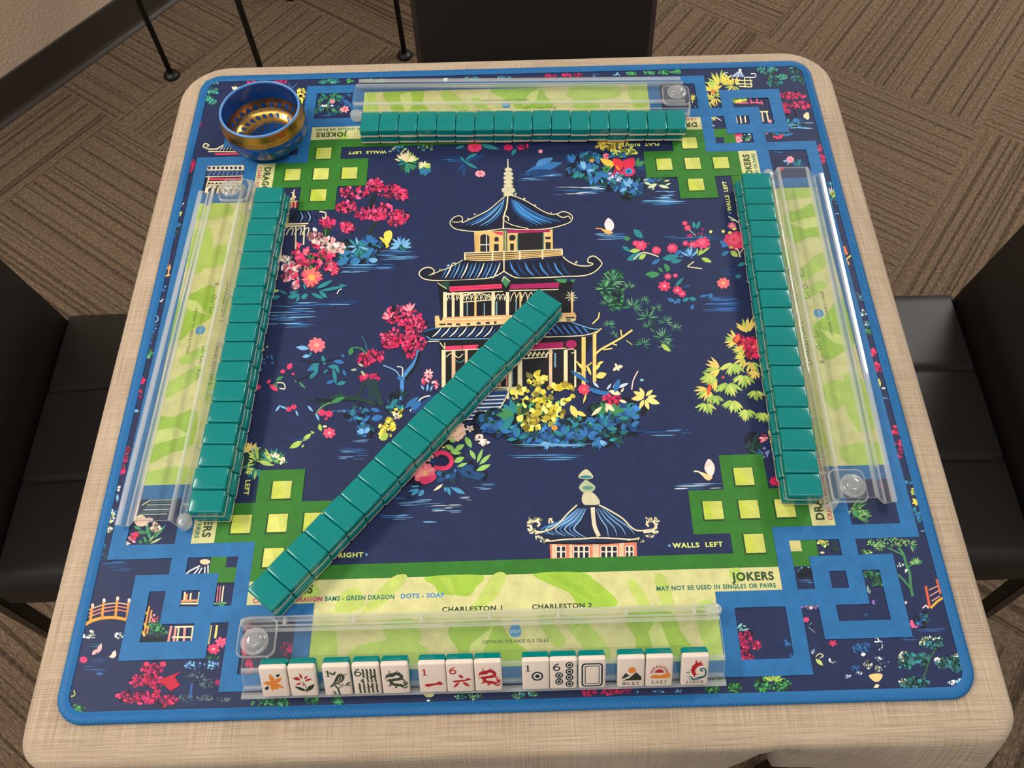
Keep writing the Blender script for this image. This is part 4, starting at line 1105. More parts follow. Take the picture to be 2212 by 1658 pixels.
def margin_art():
    """the scene that shows between the fret and the edge"""
    P1, P3, P7, P9 = Frame(0, 0, 2.961), Frame(1472, 0, 2.961), Frame(0, 1098, 2.961), Frame(1472, 1098, 2.961)
    Q = Frame(160, 1160, 4.606); U = Frame(1640, 1080, 4.606); V = Frame(1500, 1300, 4.608); W = Frame(1400, 150, 9.755)
    # near left corner: bridge, koi, flowers, pavilion
    Q.line((240, 160, 60), [(105, 865), (180, 825), (280, 800), (400, 795), (515, 815)], 30, 5)
    for y in (0, 35, 70):
        Q.line((224, 130, 100) if y else (236, 180, 150), [(140, 720 + y), (280, 670 + y), (430, 650 + y), (540, 670 + y)], 12, 5)
    for x, y, b in ((165, 690, 850), (280, 640, 815), (415, 620, 800), (530, 640, 810)):
        Q.line(ORANGE, [(x + 10, y), (x - 8, b)], 24); Q.ell(BLUSH, x + 15, y - 15, 16, 22)
    Q.water(90, 250, 960, 1000, 12, (MGREEN, TEALC, WHITE)); Q.water(380, 480, 940, 1010, 8, (WHITE, LBLUE)); Q.water(100, 330, 1060, 1090, 5, (DBLUE, TEALC)); Q.water(60, 400, 1200, 1340, 18, (DBLUE, MBLUE)); Q.water(230, 700, 230, 330, 14, (MBLUE, DBLUE)); Q.water(150, 300, 170, 220, 5, (MBLUE,)); Q.ell((60, 100, 160), 250, 1355, 34, 16)
    Q.scatter((WHITE,), [(130, 980, 50, 30), (170, 940, 14, 20), (440, 980, 40, 30)], 7, 10); Q.leaves((240, 180, 180), [(175, 1165, 230, 1110, .25), (230, 1150, 270, 1050, .2)]); Q.leaves(BLUSH, [(345, 1185, 400, 1180, .3), (380, 1200, 405, 1120, .3)]); Q.flower((214, 60, 110), 90, 1215, 40, 7, PINK)
    Q.tree([(760, 1310, 110, 60), (650, 1420, 130, 60), (800, 1430, 100, 60), (560, 1580, 140, 60), (700, 1600, 110, 60), (900, 1620, 140, 50)], (MAG, HOT, PINK, (120, 30, 80)), 34, 17); Q.scatter((HOT,), [(820, 1550, 40, 50), (720, 1430, 30, 30)], 12, 16)
    Q.poly((186, 30, 56), [(840, 1420), (1070, 1330), (1000, 1390), (1055, 1470), (960, 1530)], 0); Q.flower(PINK, 880, 1260, 36, 6); Q.flower(PINK, 720, 1260, 30, 6)
    Q.scatter(((90, 130, 180), LBLUE, DBLUE), [(1180, 1270, 90, 40), (1370, 1270, 80, 40)], 34, 11); Q.scatter(((60, 80, 96), (40, 60, 80), (96, 120, 120)), [(1200, 1380, 110, 50), (1320, 1450, 70, 60), (1120, 1600, 100, 40), (1300, 1600, 80, 40), (1500, 1610, 80, 20)], 22, 12); Q.line((50, 90, 150), [(1170, 1450), (1150, 1600)], 26); Q.flower(MAG, 1430, 1440, 36, 6)
    Q.line(WHITE, [(1250, 280), (1150, 330), (1100, 375)], 14, 3); Q.lines(WHITE, [(1240, 300, 1170, 385), (1270, 300, 1220, 385), (1300, 290, 1295, 385), (1330, 270, 1330, 385)], 12); Q.ell((230, 210, 170), 1300, 240, 52, 28, 12)
    Q.lines(CREAM, [(1030, 655, 1230, 655), (1030, 720, 1220, 715), (1050, 560, 1040, 640), (1100, 540, 1090, 640), (1245, 540, 1230, 650), (1160, 550, 1150, 640)], 16); Q.lines((238, 150, 90), [(1120, 560, 1110, 640), (1050, 630, 1230, 625)], 20); Q.lines((70, 110, 140), [(1030, 690, 1220, 690)], 10)
    Q.lines((226, 120, 130), [(1430, 480, 1415, 640), (1455, 480, 1440, 640)], 10); Q.lines(CREAM, [(1485, 480, 1465, 640), (1390, 655, 1510, 650)], 14); Q.poly(MGREEN, [(1390, 648), (1515, 646), (1470, 690)])
    Q.lines((236, 150, 70), [(745, 680, 690, 960), (770, 720, 720, 960)], 16); Q.lines((240, 190, 80), [(650, 900, 700, 980), (690, 850, 720, 900), (690, 720, 720, 760)], 22); Q.scatter((DGREEN, MGREEN), [(830, 930, 90, 50), (800, 870, 60, 50)], 26, 14); Q.scatter((PINK, LPINK), [(800, 810, 40, 40)], 9, 11); Q.poly((20, 30, 40), [(610, 1060), (720, 980), (920, 1000), (940, 1060)])
    Q.lines((224, 150, 140), [(965, 880, 930, 1060), (1010, 880, 985, 1060), (1100, 880, 1085, 1060)], 24); Q.lines(CREAM, [(1040, 880, 1020, 1060), (1180, 880, 1160, 1060), (970, 990, 1170, 990), (1000, 890, 1180, 885)], 16)
    Q.lines((238, 214, 120), [(1360, 870, 1330, 1060), (1420, 870, 1400, 1000)], 22); Q.flower((238, 90, 130), 1460, 1040, 62, 6, PINK); Q.flower(PINK, 1385, 1110, 62, 7, LPINK); Q.scatter((MGREEN, DGREEN), [(1370, 1190, 60, 30)], 10, 13)
    Q.scatter((PINK, LPINK), [(580, 20, 40, 30)], 8, 16); Q.poly(BLUSH, [(490, 90), (500, 20), (560, 60)]); Q.scatter((DGREEN, MGREEN), [(720, 30, 80, 30)], 14, 14); Q.leaves((190, 206, 150), [(760, 60, 870, 0, .08), (740, 40, 800, -30, .08)])
    Q.scatter((MBLUE, DGREEN), [(300, 60, 30, 60), (270, 180, 30, 20)], 9, 12)
    P7.scatter((MGREEN, DGREEN), [(500, 1275, 36, 22), (1680, 1235, 70, 28), (1790, 1235, 50, 24), (2000, 1225, 50, 24), (2150, 1225, 40, 20)], 20, 10, 2); P7.line(YGREEN, [(470, 1160), (475, 1190), (450, 1200)], 8, 3)
    P7.scatter((WHITE, MBLUE, YGREEN), [(710, 50, 16, 46), (690, 130, 12, 20)], 7, 9); P7.scatter((HOT, MAG), [(1590, 760, 30, 26), (1560, 880, 20, 60), (1850, 890, 60, 50), (1590, 1000, 20, 60)], 14, 12)
    P7.leaves((70, 150, 110), [(960, 200, 930, 80, .1), (980, 190, 1060, 100, .08), (900, 130, 850, 110, .2)]); P7.scatter((BLUSH, CREAM), [(990, 120, 34, 30), (900, 80, 40, 30)], 9, 13)
    # steps and plants seen through the left rack
    X = Frame(230, 960, 7.373)
    for k in range(7):
        X.line((70, 110, 130) if k % 2 else (180, 196, 170), [(700 - 30 * k, 880 + 38 * k), (1060 - 16 * k, 870 + 38 * k)], 16)
    X.line((200, 206, 150), [(700, 870), (560, 960)], 18); X.ell((236, 200, 180), 550, 1220, 110, 80, 14); X.scatter((BLUSH,), [(790, 1320, 60, 46), (690, 1190, 30, 24)], 8, 24); X.leaves(MGREEN, [(640, 1400, 480, 1380, .2), (680, 1440, 660, 1280, .12), (720, 1460, 840, 1380, .1)]); X.scatter((PINK, HOT), [(450, 1450, 60, 40)], 9, 26); X.scatter((PINK, LPINK), [(320, 80, 40, 50), (290, 220, 40, 40), (260, 330, 40, 40)], 8, 16); X.scatter((MAG,), [(240, 400, 50, 60)], 8, 20); X.scatter((WHITE, CREAM, YGREEN), [(90, 1110, 50, 70), (60, 1200, 40, 40), (30, 1330, 50, 50)], 8, 17); X.leaves(LBLUE, [(150, 690, 200, 750, .15), (170, 650, 215, 720, .12), (170, 780, 165, 900, .2)])
    # left strip
    P1.scatter((MGREEN, (90, 170, 140), TEALC), [(1360, 580, 32, 18), (1350, 525, 40, 10), (1325, 625, 28, 14), (1360, 650, 24, 14), (2130, 515, 40, 10), (2060, 520, 30, 8)], 16, 8, 1.6); P1.scatter((MAG, HOT), [(1620, 520, 60, 8), (1790, 522, 40, 10), (1270, 790, 12, 20), (1205, 1070, 26, 40), (1225, 1040, 20, 20)], 14, 9); P1.leaves(CREAM, [(1510, 575, 1480, 550, .25), (1520, 570, 1500, 545, .2), (1520, 565, 1530, 550, .2)]); P1.line((60, 100, 160), [(1840, 530), (1870, 560)], 6); P1.line((60, 100, 160), [(1900, 530), (1870, 560)], 6)
    P1.scatter((YELLOW, (240, 226, 100)), [(1925, 590, 24, 26), (1920, 640, 26, 26), (1905, 690, 18, 18)], 14, 10); P1.ell(INK, 1922, 610, 12, 9)
    # pavilion at the far left corner
    P1.poly((20, 28, 54), [(1340, 965), (1420, 935), (1470, 905), (1560, 935), (1550, 965)]); 
    for k in range(7):
        P1.line(WHITE, [(1450 + 14 * k, 915 + 3 * k), (1410 + 18 * k, 935), (1380 + 22 * k, 960)], 6, 3, True)
    P1.line(CREAM, [(1450, 910), (1390, 945), (1340, 950), (1300, 935), (1310, 915), (1335, 925), (1320, 935)], 8, 4); P1.line(CREAM, [(1330, 965), (1560, 968)], 7); P1.line(PINK, [(1375, 982), (1540, 980)], 12)
    P1.rects((20, 24, 46), [(1310, 1040, 1565, 1290)]); P1.poly((220, 214, 190), [(1320, 1045), (1562, 1040), (1560, 1085), (1315, 1088)]); P1.rects((30, 30, 60), [(1330 + 28 * k, 1062, 1346 + 28 * k, 1078) for k in range(8)]); P1.poly((40, 70, 120), [(1325, 1090), (1550, 1088), (1560, 1120), (1310, 1125)])
    for k in range(8):
        P1.line(WHITE, [(1350 + 28 * k, 1090), (1330 + 30 * k, 1122)], 6, 0, True)
    P1.line(CREAM, [(1300, 1128), (1560, 1122)], 6); P1.line(PINK, [(1335, 1142), (1555, 1138)], 12); P1.lines(CREAM, [(1335, 1130, 1310, 1230), (1548, 1130, 1540, 1180), (1330, 1180, 1545, 1176), (1330, 1160, 1545, 1156)], 8)
    for k in range(6):
        P1.line(CREAM, [(1320 + 34 * k, 1235), (1328 + 34 * k, 1200), (1348 + 34 * k, 1190)], 13, 3)
    for k in range(8):
        P1.line(CREAM, [(1345 + 26 * k, 1172), (1358 + 26 * k, 1160), (1370 + 26 * k, 1172)], 5, 3)
    P1.lines((240, 190, 90), [(1063, 1720, 1085, 1610)], 10); P1.scatter((YGREEN, YELLOW), [(1150, 1360, 20, 20)], 8, 9); P1.scatter((WHITE,), [(1160, 1310, 18, 18)], 5, 7); P1.scatter((DGREEN, MBLUE), [(1130, 1440, 20, 40), (1100, 1500, 20, 30)], 8, 11)
    P1.scatter(((40, 120, 90), MGREEN, DBLUE), [(2070, 640, 44, 40), (2040, 700, 30, 20), (2150, 620, 40, 26), (2140, 700, 60, 30)], 14, 9); P1.flower(LPINK, 2125, 645, 18, 6, PINK); P1.scatter((WHITE,), [(2090, 675, 46, 8)], 10, 5); P1.flower(LPINK, 2185, 700, 14, 5); P1.water(2020, 2180, 715, 740, 6, (DBLUE, MBLUE))
    Z4 = Frame(0, 550, 2.961)
    Z4.lines((238, 170, 90), [(1060, 70, 1048, 140), (1085, 60, 1072, 135), (1050, 90, 1090, 80), (1045, 135, 1085, 125)], 9); Z4.line(WHITE, [(1015, 285), (1030, 298), (1040, 278)], 7); Z4.scatter(((40, 60, 90), MBLUE), [(1040, 200, 20, 40), (960, 520, 30, 40), (980, 460, 20, 30)], 9, 8); Z4.line(LBLUE, [(990, 430), (1010, 410), (1000, 385)], 7, 3); Z4.scatter((MGREEN, (100, 160, 120)), [(950, 630, 26, 22)], 10, 8); Z4.scatter((MAG, HOT), [(890, 880, 14, 40), (905, 800, 12, 20), (810, 1245, 16, 20), (795, 1300, 20, 20), (775, 1370, 20, 40)], 8, 9); Z4.ell(LBLUE, 870, 995, 16, 9); Z4.scatter((WHITE, MBLUE), [(750, 1490, 20, 26), (725, 1640, 18, 20)], 7, 8); Z4.water(1090, 1140, 1480, 1500, 3, (LBLUE,))
    # far strip behind the top rack
    T2 = Frame(740, 0, 2.961)
    T2.scatter((MGREEN, (70, 160, 90)), [(50, 512, 24, 8), (160, 512, 26, 8), (250, 512, 30, 9), (1850, 468, 30, 10), (1960, 462, 40, 9), (2060, 458, 40, 10), (2140, 455, 30, 9)], 14, 7, 1.8); T2.leaves(WHITE, [(640, 512, 675, 498, .3), (660, 505, 670, 518, .3)]); T2.scatter((TEALC, (90, 160, 150), MBLUE), [(830, 497, 60, 10), (1030, 494, 50, 10)], 22, 6); T2.scatter((MAG, HOT), [(1330, 482, 36, 9), (1430, 478, 30, 8), (1500, 478, 24, 8)], 12, 7); T2.scatter((DBLUE, LBLUE), [(1620, 476, 26, 9), (1750, 472, 30, 8)], 9, 6)
    T2.scatter(((30, 60, 110), MBLUE), [(20, 640, 40, 40)], 9, 12); T2.flower(LPINK, 15, 695, 26, 6, PINK)
    T2.scatter((MBLUE, YGREEN, DGREEN), [(540, 940, 40, 20), (510, 930, 30, 16), (350, 940, 60, 26)], 10, 8); T2.leaves(TEALC, [(780, 930, 720, 945, .15), (880, 920, 1000, 950, .12), (1110, 950, 1080, 990, .25)]); T2.flower(PINK, 845, 938, 46, 8, HOT, .5); T2.flower(HOT, 1060, 940, 30, 6, MAG, .6); T2.ell(LPINK, 1266, 964, 14, 12); T2.scatter((HOT, MAG), [(1150, 940, 50, 14)], 9, 9)
    # far right corner
    P3.poly((120, 140, 190), [(375, 445), (410, 490), (310, 488)], 0); P3.lines(WHITE, [(375, 450, 330, 486), (378, 450, 360, 488), (380, 450, 395, 488)], 5); P3.line(WHITE, [(310, 488), (285, 480), (280, 465), (300, 460)], 5, 3); P3.line(WHITE, [(410, 490), (470, 490), (475, 470), (445, 468)], 5, 3); P3.ell(WHITE, 376, 443, 10, 7); P3.lines((232, 220, 150), [(345, 510, 455, 512), (350, 530, 455, 535), (370, 548, 450, 552), (405, 490, 408, 555), (440, 500, 452, 550), (360, 500, 365, 540)], 7)
    for x, y, r in ((250, 540, 110), (200, 580, 80), (340, 540, 70), (180, 640, 60), (220, 620, 60), (75, 620, 26)):
        P3.fan(((226, 214, 90), YGREEN, (238, 206, 90)), x, y, r, 11, 0, 180 if r > 70 else 330, .1)
    P3.leaves((226, 130, 40), [(190, 570, 215, 600, .3)]); P3.line(MGREEN, [(575, 475), (560, 510), (572, 550)], 12, 4); P3.tree([(545, 445, 70, 22), (640, 490, 40, 16)], (TEALC, (70, 150, 140), MGREEN), 36, 7); P3.scatter((DGREEN, TEALC), [(600, 520, 50, 30), (720, 450, 40, 20), (740, 500, 40, 20), (770, 515, 14, 8)], 14, 9)
    P3.tree([(700, 610, 90, 22), (660, 670, 26, 14), (770, 670, 80, 26), (670, 712, 26, 10)], (HOT, PINK, MAG), 44, 8); P3.line((60, 40, 60), [(700, 620), (720, 680), (740, 740)], 8, 3); P3.poly(CREAM, [(780, 740), (795, 718), (815, 718), (818, 755), (800, 760)], 3); P3.bush([(730, 785, 70, 26)], 20, 11); P3.water(660, 850, 780, 835, 12)
    P3.scatter((YELLOW, YGREEN), [(380, 635, 60, 20)], 16, 9, 2); P3.lines((226, 90, 120), [(350, 655, 430, 655), (440, 650, 520, 655), (440, 620, 450, 660), (480, 620, 490, 660), (510, 640, 520, 665)], 9); P3.poly((30, 40, 70), [(480, 690), (540, 668), (560, 705), (490, 708)]); P3.lines(CREAM, [(345, 730, 358, 785), (375, 730, 385, 785), (405, 728, 412, 780), (490, 715, 505, 778), (515, 715, 525, 775), (545, 712, 558, 770), (485, 712, 555, 710), (340, 732, 410, 728)], 9)
    P3.leaves(WHITE, [(195, 740, 190, 790, .15), (210, 740, 260, 770, .06), (190, 790, 215, 805, .15)]); P3.leaves((214, 210, 110), [(205, 735, 215, 770, .25)]); P3.flower(PINK, 360, 855, 34, 7, HOT); P3.flower(LPINK, 365, 890, 28, 6, PINK); P3.scatter((WHITE, MGREEN), [(415, 865, 34, 26)], 9, 9); P3.flower((236, 60, 100), 618, 852, 40, 9, PINK); P3.fan((DGREEN, MBLUE, TEALC), 640, 870, 90, 10, 0, 180, .1); P3.flower(LPINK, 545, 845, 14, 5); P3.flower(LPINK, 567, 772, 15, 5); P3.flower(PINK, 675, 826, 14, 5)
    P3.flower(LPINK, 697, 1017, 26, 8, (238, 90, 140)); P3.leaves(LBLUE, [(680, 1030, 650, 1025, .25), (690, 1040, 675, 1050, .3)]); P3.water(580, 660, 965, 975, 3, (MBLUE,)); P3.fan((DBLUE, TEALC), 750, 1065, 60, 9, 0, 180, .14); P3.flower(HOT, 640, 1075, 16, 5)
    P3.scatter((HOT, MAG, PINK), [(880, 945, 18, 26), (900, 1015, 26, 40)], 12, 9); P3.scatter((YELLOW, YGREEN), [(970, 1235, 18, 20)], 8, 9); P3.fan((WHITE,), 965, 1230, 50, 5, 60, 180, .06); P3.scatter((DBLUE, TEALC), [(950, 1170, 26, 20), (985, 1280, 26, 26)], 8, 9); P3.line(LBLUE, [(985, 1365), (1010, 1360)], 5); P3.lines((238, 120, 60), [(1040, 1570, 1060, 1625)], 16); P3.line(YELLOW, [(1050, 1660), (1085, 1630)], 10)
    W.leaf(YELLOW, 930, 640, 965, 545, .3); W.leaf(CREAM, 935, 700, 935, 640, .2); W.leaves(TEALC, [(780, 250, 860, 290, .1)]); W.ell(LBLUE, 1000, 775, 18, 10); W.scatter((PINK, WHITE), [(225, 540, 20, 30), (290, 640, 44, 26)], 5, 16)
    W.scatter((HOT, MAG), [(1470, 1460, 50, 40)], 8, 16)
    # right strip
    Z6 = Frame(1472, 550, 2.961)
    Z6.scatter((WHITE, TEALC, (110, 130, 150)), [(1135, 270, 22, 26), (1165, 370, 22, 26), (1180, 440, 22, 20)], 9, 8); Z6.scatter((MGREEN,), [(1200, 485, 24, 18)], 8, 9); Z6.scatter((HOT, PINK, MAG), [(1230, 620, 26, 24), (1255, 715, 26, 30), (1370, 1120, 24, 30), (1395, 1230, 30, 60)], 13, 11); Z6.leaf(YELLOW, 1268, 850, 1262, 785, .2); Z6.leaves(WHITE, [(1280, 850, 1310, 850, .2)]); Z6.water(1270, 1340, 875, 925, 5, (LBLUE, DBLUE)); Z6.scatter((MBLUE, DGREEN), [(1460, 1440, 24, 30)], 8, 10); Z6.scatter((WHITE, YELLOW, YGREEN), [(1490, 1510, 20, 26), (1510, 1570, 24, 24)], 8, 10); Z6.lines((236, 150, 70), [(1050, 20, 1075, 60)], 12); Z6.flower(HOT, 1275, 1472, 18, 5)
    # near right corner: tree, bridge, flowers
    U.fan(((70, 140, 80), (120, 170, 90), DGREEN), 900, 110, 230, 16, -40, 60, .05); U.scatter((MGREEN, (150, 190, 120)), [(980, 120, 90, 50), (1060, 150, 50, 40)], 16, 12)
    U.line((70, 136, 84), [(1530, 950), (1510, 840), (1500, 720), (1470, 650), (1440, 540), (1390, 470)], 26, 4); U.line((70, 136, 84), [(1510, 870), (1440, 790), (1385, 735)], 18, 3); U.line((90, 160, 100), [(1430, 540), (1330, 490), (1280, 470)], 10, 3); U.line((70, 136, 84), [(1480, 660), (1540, 630), (1620, 620)], 14, 3)
    U.tree([(1280, 410, 120, 50), (1200, 460, 60, 36), (1430, 420, 80, 40), (1110, 420, 36, 26), (1070, 510, 50, 20)], ((90, 160, 100), (150, 190, 120), DGREEN, (130, 170, 110)), 46, 9); U.fan(((140, 180, 110), MGREEN), 1560, 640, 90, 9, 10, 170, .12); U.fan((MGREEN, (150, 180, 120)), 1500, 440, 90, 9, -70, 50, .07); U.scatter((WHITE,), [(1400, 640, 36, 20), (1465, 700, 8, 16)], 6, 8)
    U.lines((226, 96, 60), [(1660, 850, 1700, 1060), (1770, 780, 1810, 930)], 24); U.line((240, 176, 50), [(1710, 1070), (1780, 1000), (1860, 950)], 22, 4); U.lines((226, 150, 130), [(1690, 890, 1780, 850), (1700, 950, 1800, 890), (1720, 1000, 1800, 950), (1790, 850, 1840, 820), (1800, 900, 1850, 870)], 12); U.lines(BLUSH, [(1630, 1070, 1665, 1040), (1660, 1040, 1690, 1070)], 14); U.ell(BLUSH, 1463, 1015, 12, 14)
    U.scatter((DGREEN, (40, 90, 60), MGREEN), [(1110, 730, 70, 40), (1180, 810, 50, 50)], 28, 13); U.leaves((140, 170, 150), [(1090, 920, 1080, 840, .15), (1100, 930, 1110, 880, .12)]); U.scatter(((150, 110, 190), (120, 90, 180)), [(1145, 1005, 30, 22)], 8, 9); U.scatter((YGREEN, (236, 200, 110), MGREEN), [(630, 410, 50, 40), (660, 430, 40, 30)], 13, 12); U.scatter(((24, 44, 60), DGREEN), [(740, 440, 80, 60)], 16, 16); U.ell(CREAM, 630, 517, 22, 11); U.scatter((LBLUE, MBLUE), [(440, 690, 60, 26)], 8, 12, 2); U.poly((14, 18, 36), [(375, 760), (400, 700), (460, 655), (520, 680), (545, 770)]); U.water(380, 550, 780, 820, 5, (MBLUE, LBLUE))
    U.scatter((LPINK, (150, 110, 190), WHITE), [(520, 1050, 90, 18)], 18, 15); U.flower((240, 80, 130), 470, 1185, 32, 6, HOT); U.leaves((110, 140, 150), [(480, 1250, 570, 1320, .05), (500, 1240, 530, 1210, .15)]); U.flower((240, 100, 150), 1550, 1225, 54, 7, PINK); U.bush([(1620, 1180, 70, 60)], 12, 16); U.water(1560, 1900, 1270, 1310, 12, (MBLUE, (70, 100, 160))); U.water(1320, 1600, 1350, 1390, 8, (DBLUE, MBLUE)); U.flower((206, 50, 100), 735, 1420, 40, 5, PINK); U.flower(YELLOW, 1565, 15, 40, 5); U.scatter((TEALC, MBLUE), [(1580, 100, 40, 40), (1600, 170, 26, 40)], 10, 14); U.line(LBLUE, [(1610, 305), (1670, 295)], 10)
    V.tree([(530, 345, 60, 60), (460, 350, 30, 46), (500, 450, 56, 60), (520, 540, 70, 36), (620, 430, 40, 50)], (PINK, HOT, MAG, (110, 26, 70)), 22, 14); V.leaves((120, 190, 180), [(430, 260, 480, 205, .2), (470, 280, 550, 260, .12), (450, 285, 480, 250, .2), (480, 230, 520, 240, .2)]); V.scatter((DBLUE, MBLUE), [(920, 400, 60, 30), (970, 530, 30, 40), (1720, 130, 20, 10)], 9, 11, 2)
    V.leaves((200, 210, 120), [(1210, 560, 1285, 630, .2)]); V.line((210, 216, 150), [(1210, 540), (1250, 510), (1285, 530), (1250, 555)], 10, 5); V.scatter((WHITE, (110, 120, 140)), [(1370, 590, 40, 20), (1185, 490, 12, 20)], 6, 9, 2); V.scatter((DBLUE, MBLUE, (50, 90, 150)), [(1620, 450, 60, 50), (1700, 450, 50, 46), (1600, 660, 46, 50)], 26, 11); V.leaf(WHITE, 1660, 520, 1710, 515, .4); V.line(WHITE, [(1790, 345), (1830, 360), (1835, 390), (1795, 390)], 12, 4); V.scatter((WHITE, (150, 170, 190), (80, 110, 150)), [(1850, 420, 26, 60), (1840, 550, 60, 20), (1880, 610, 60, 60), (1530, 740, 50, 20), (1640, 710, 30, 16)], 9, 8); V.scatter(((150, 150, 110), (90, 100, 80), WHITE), [(1730, 620, 40, 44), (1830, 660, 30, 30)], 16, 10)
    V.poly((232, 204, 138), [(1740, 725), (1800, 708), (1870, 712), (1872, 745), (1840, 785), (1800, 788), (1760, 760)], 3); V.poly((236, 216, 180), [(1785, 850), (1810, 812), (1845, 820), (1830, 850)])
    V.tree([(2110, 590, 80, 80), (2110, 800, 70, 50)], (TEALC, (60, 130, 120), DGREEN), 40, 12); V.scatter((CREAM, WHITE), [(2060, 560, 30, 40), (2090, 500, 40, 12), (2070, 800, 36, 20)], 7, 9)
    P9.tree([(1450, 960, 62, 44), (1545, 960, 44, 44), (1610, 855, 80, 40), (1680, 985, 50, 40), (1760, 985, 50, 60), (1495, 1110, 90, 36)], (TEALC, (50, 110, 110), DGREEN, (70, 120, 130)), 44, 9); P9.scatter(((214, 220, 170), WHITE), [(1415, 945, 18, 30), (1540, 850, 20, 30), (1620, 825, 60, 10), (1770, 935, 30, 12), (1640, 965, 20, 14), (1420, 1100, 20, 16)], 8, 6); P9.line((60, 100, 70), [(1630, 890), (1590, 960), (1560, 1050), (1545, 1080)], 10, 4); P9.scatter((LBLUE, WHITE), [(1740, 1110, 40, 12), (1780, 1100, 20, 12)], 8, 8)
    P9.tree([(200, 1140, 46, 36), (340, 1145, 44, 34), (520, 1125, 50, 40), (640, 1130, 60, 46), (250, 1100, 30, 16)], (MGREEN, (60, 150, 60), DGREEN), 36, 9); P9.fan(((150, 190, 100), YGREEN), 590, 1110, 90, 10, 20, 160, .08)
    P8 = Frame(740, 1098, 2.961)
    P8.tree([(800, 1195, 90, 24), (1130, 1195, 40, 16), (1220, 1180, 30, 20)], (TEALC, (120, 170, 130), DGREEN), 34, 8); P8.scatter((MAG, HOT), [(1580, 1175, 50, 16), (1700, 1170, 50, 18), (1790, 1165, 60, 18)], 18, 9); P8.ell((214, 208, 140), 552, 1180, 36, 26, 14); P8.ell(WHITE, 548, 1226, 12, 6); P8.scatter((DBLUE, LBLUE), [(1880, 1170, 20, 14), (2020, 1170, 40, 10), (2140, 1165, 30, 10)], 9, 7)


def side(k):
    """pattern frame of one side: p to that player's right, q outwards"""
    return [lambda p, q: (p, -q * YS), lambda p, q: (q, p * YS), lambda p, q: (-p, q * YS), lambda p, q: (-q, -p * YS)][k]


def rect_pq(T, col, p0, q0, p1, q1):
    emit([T(p0, q0), T(p1, q0), T(p1, q1), T(p0, q1)], col)


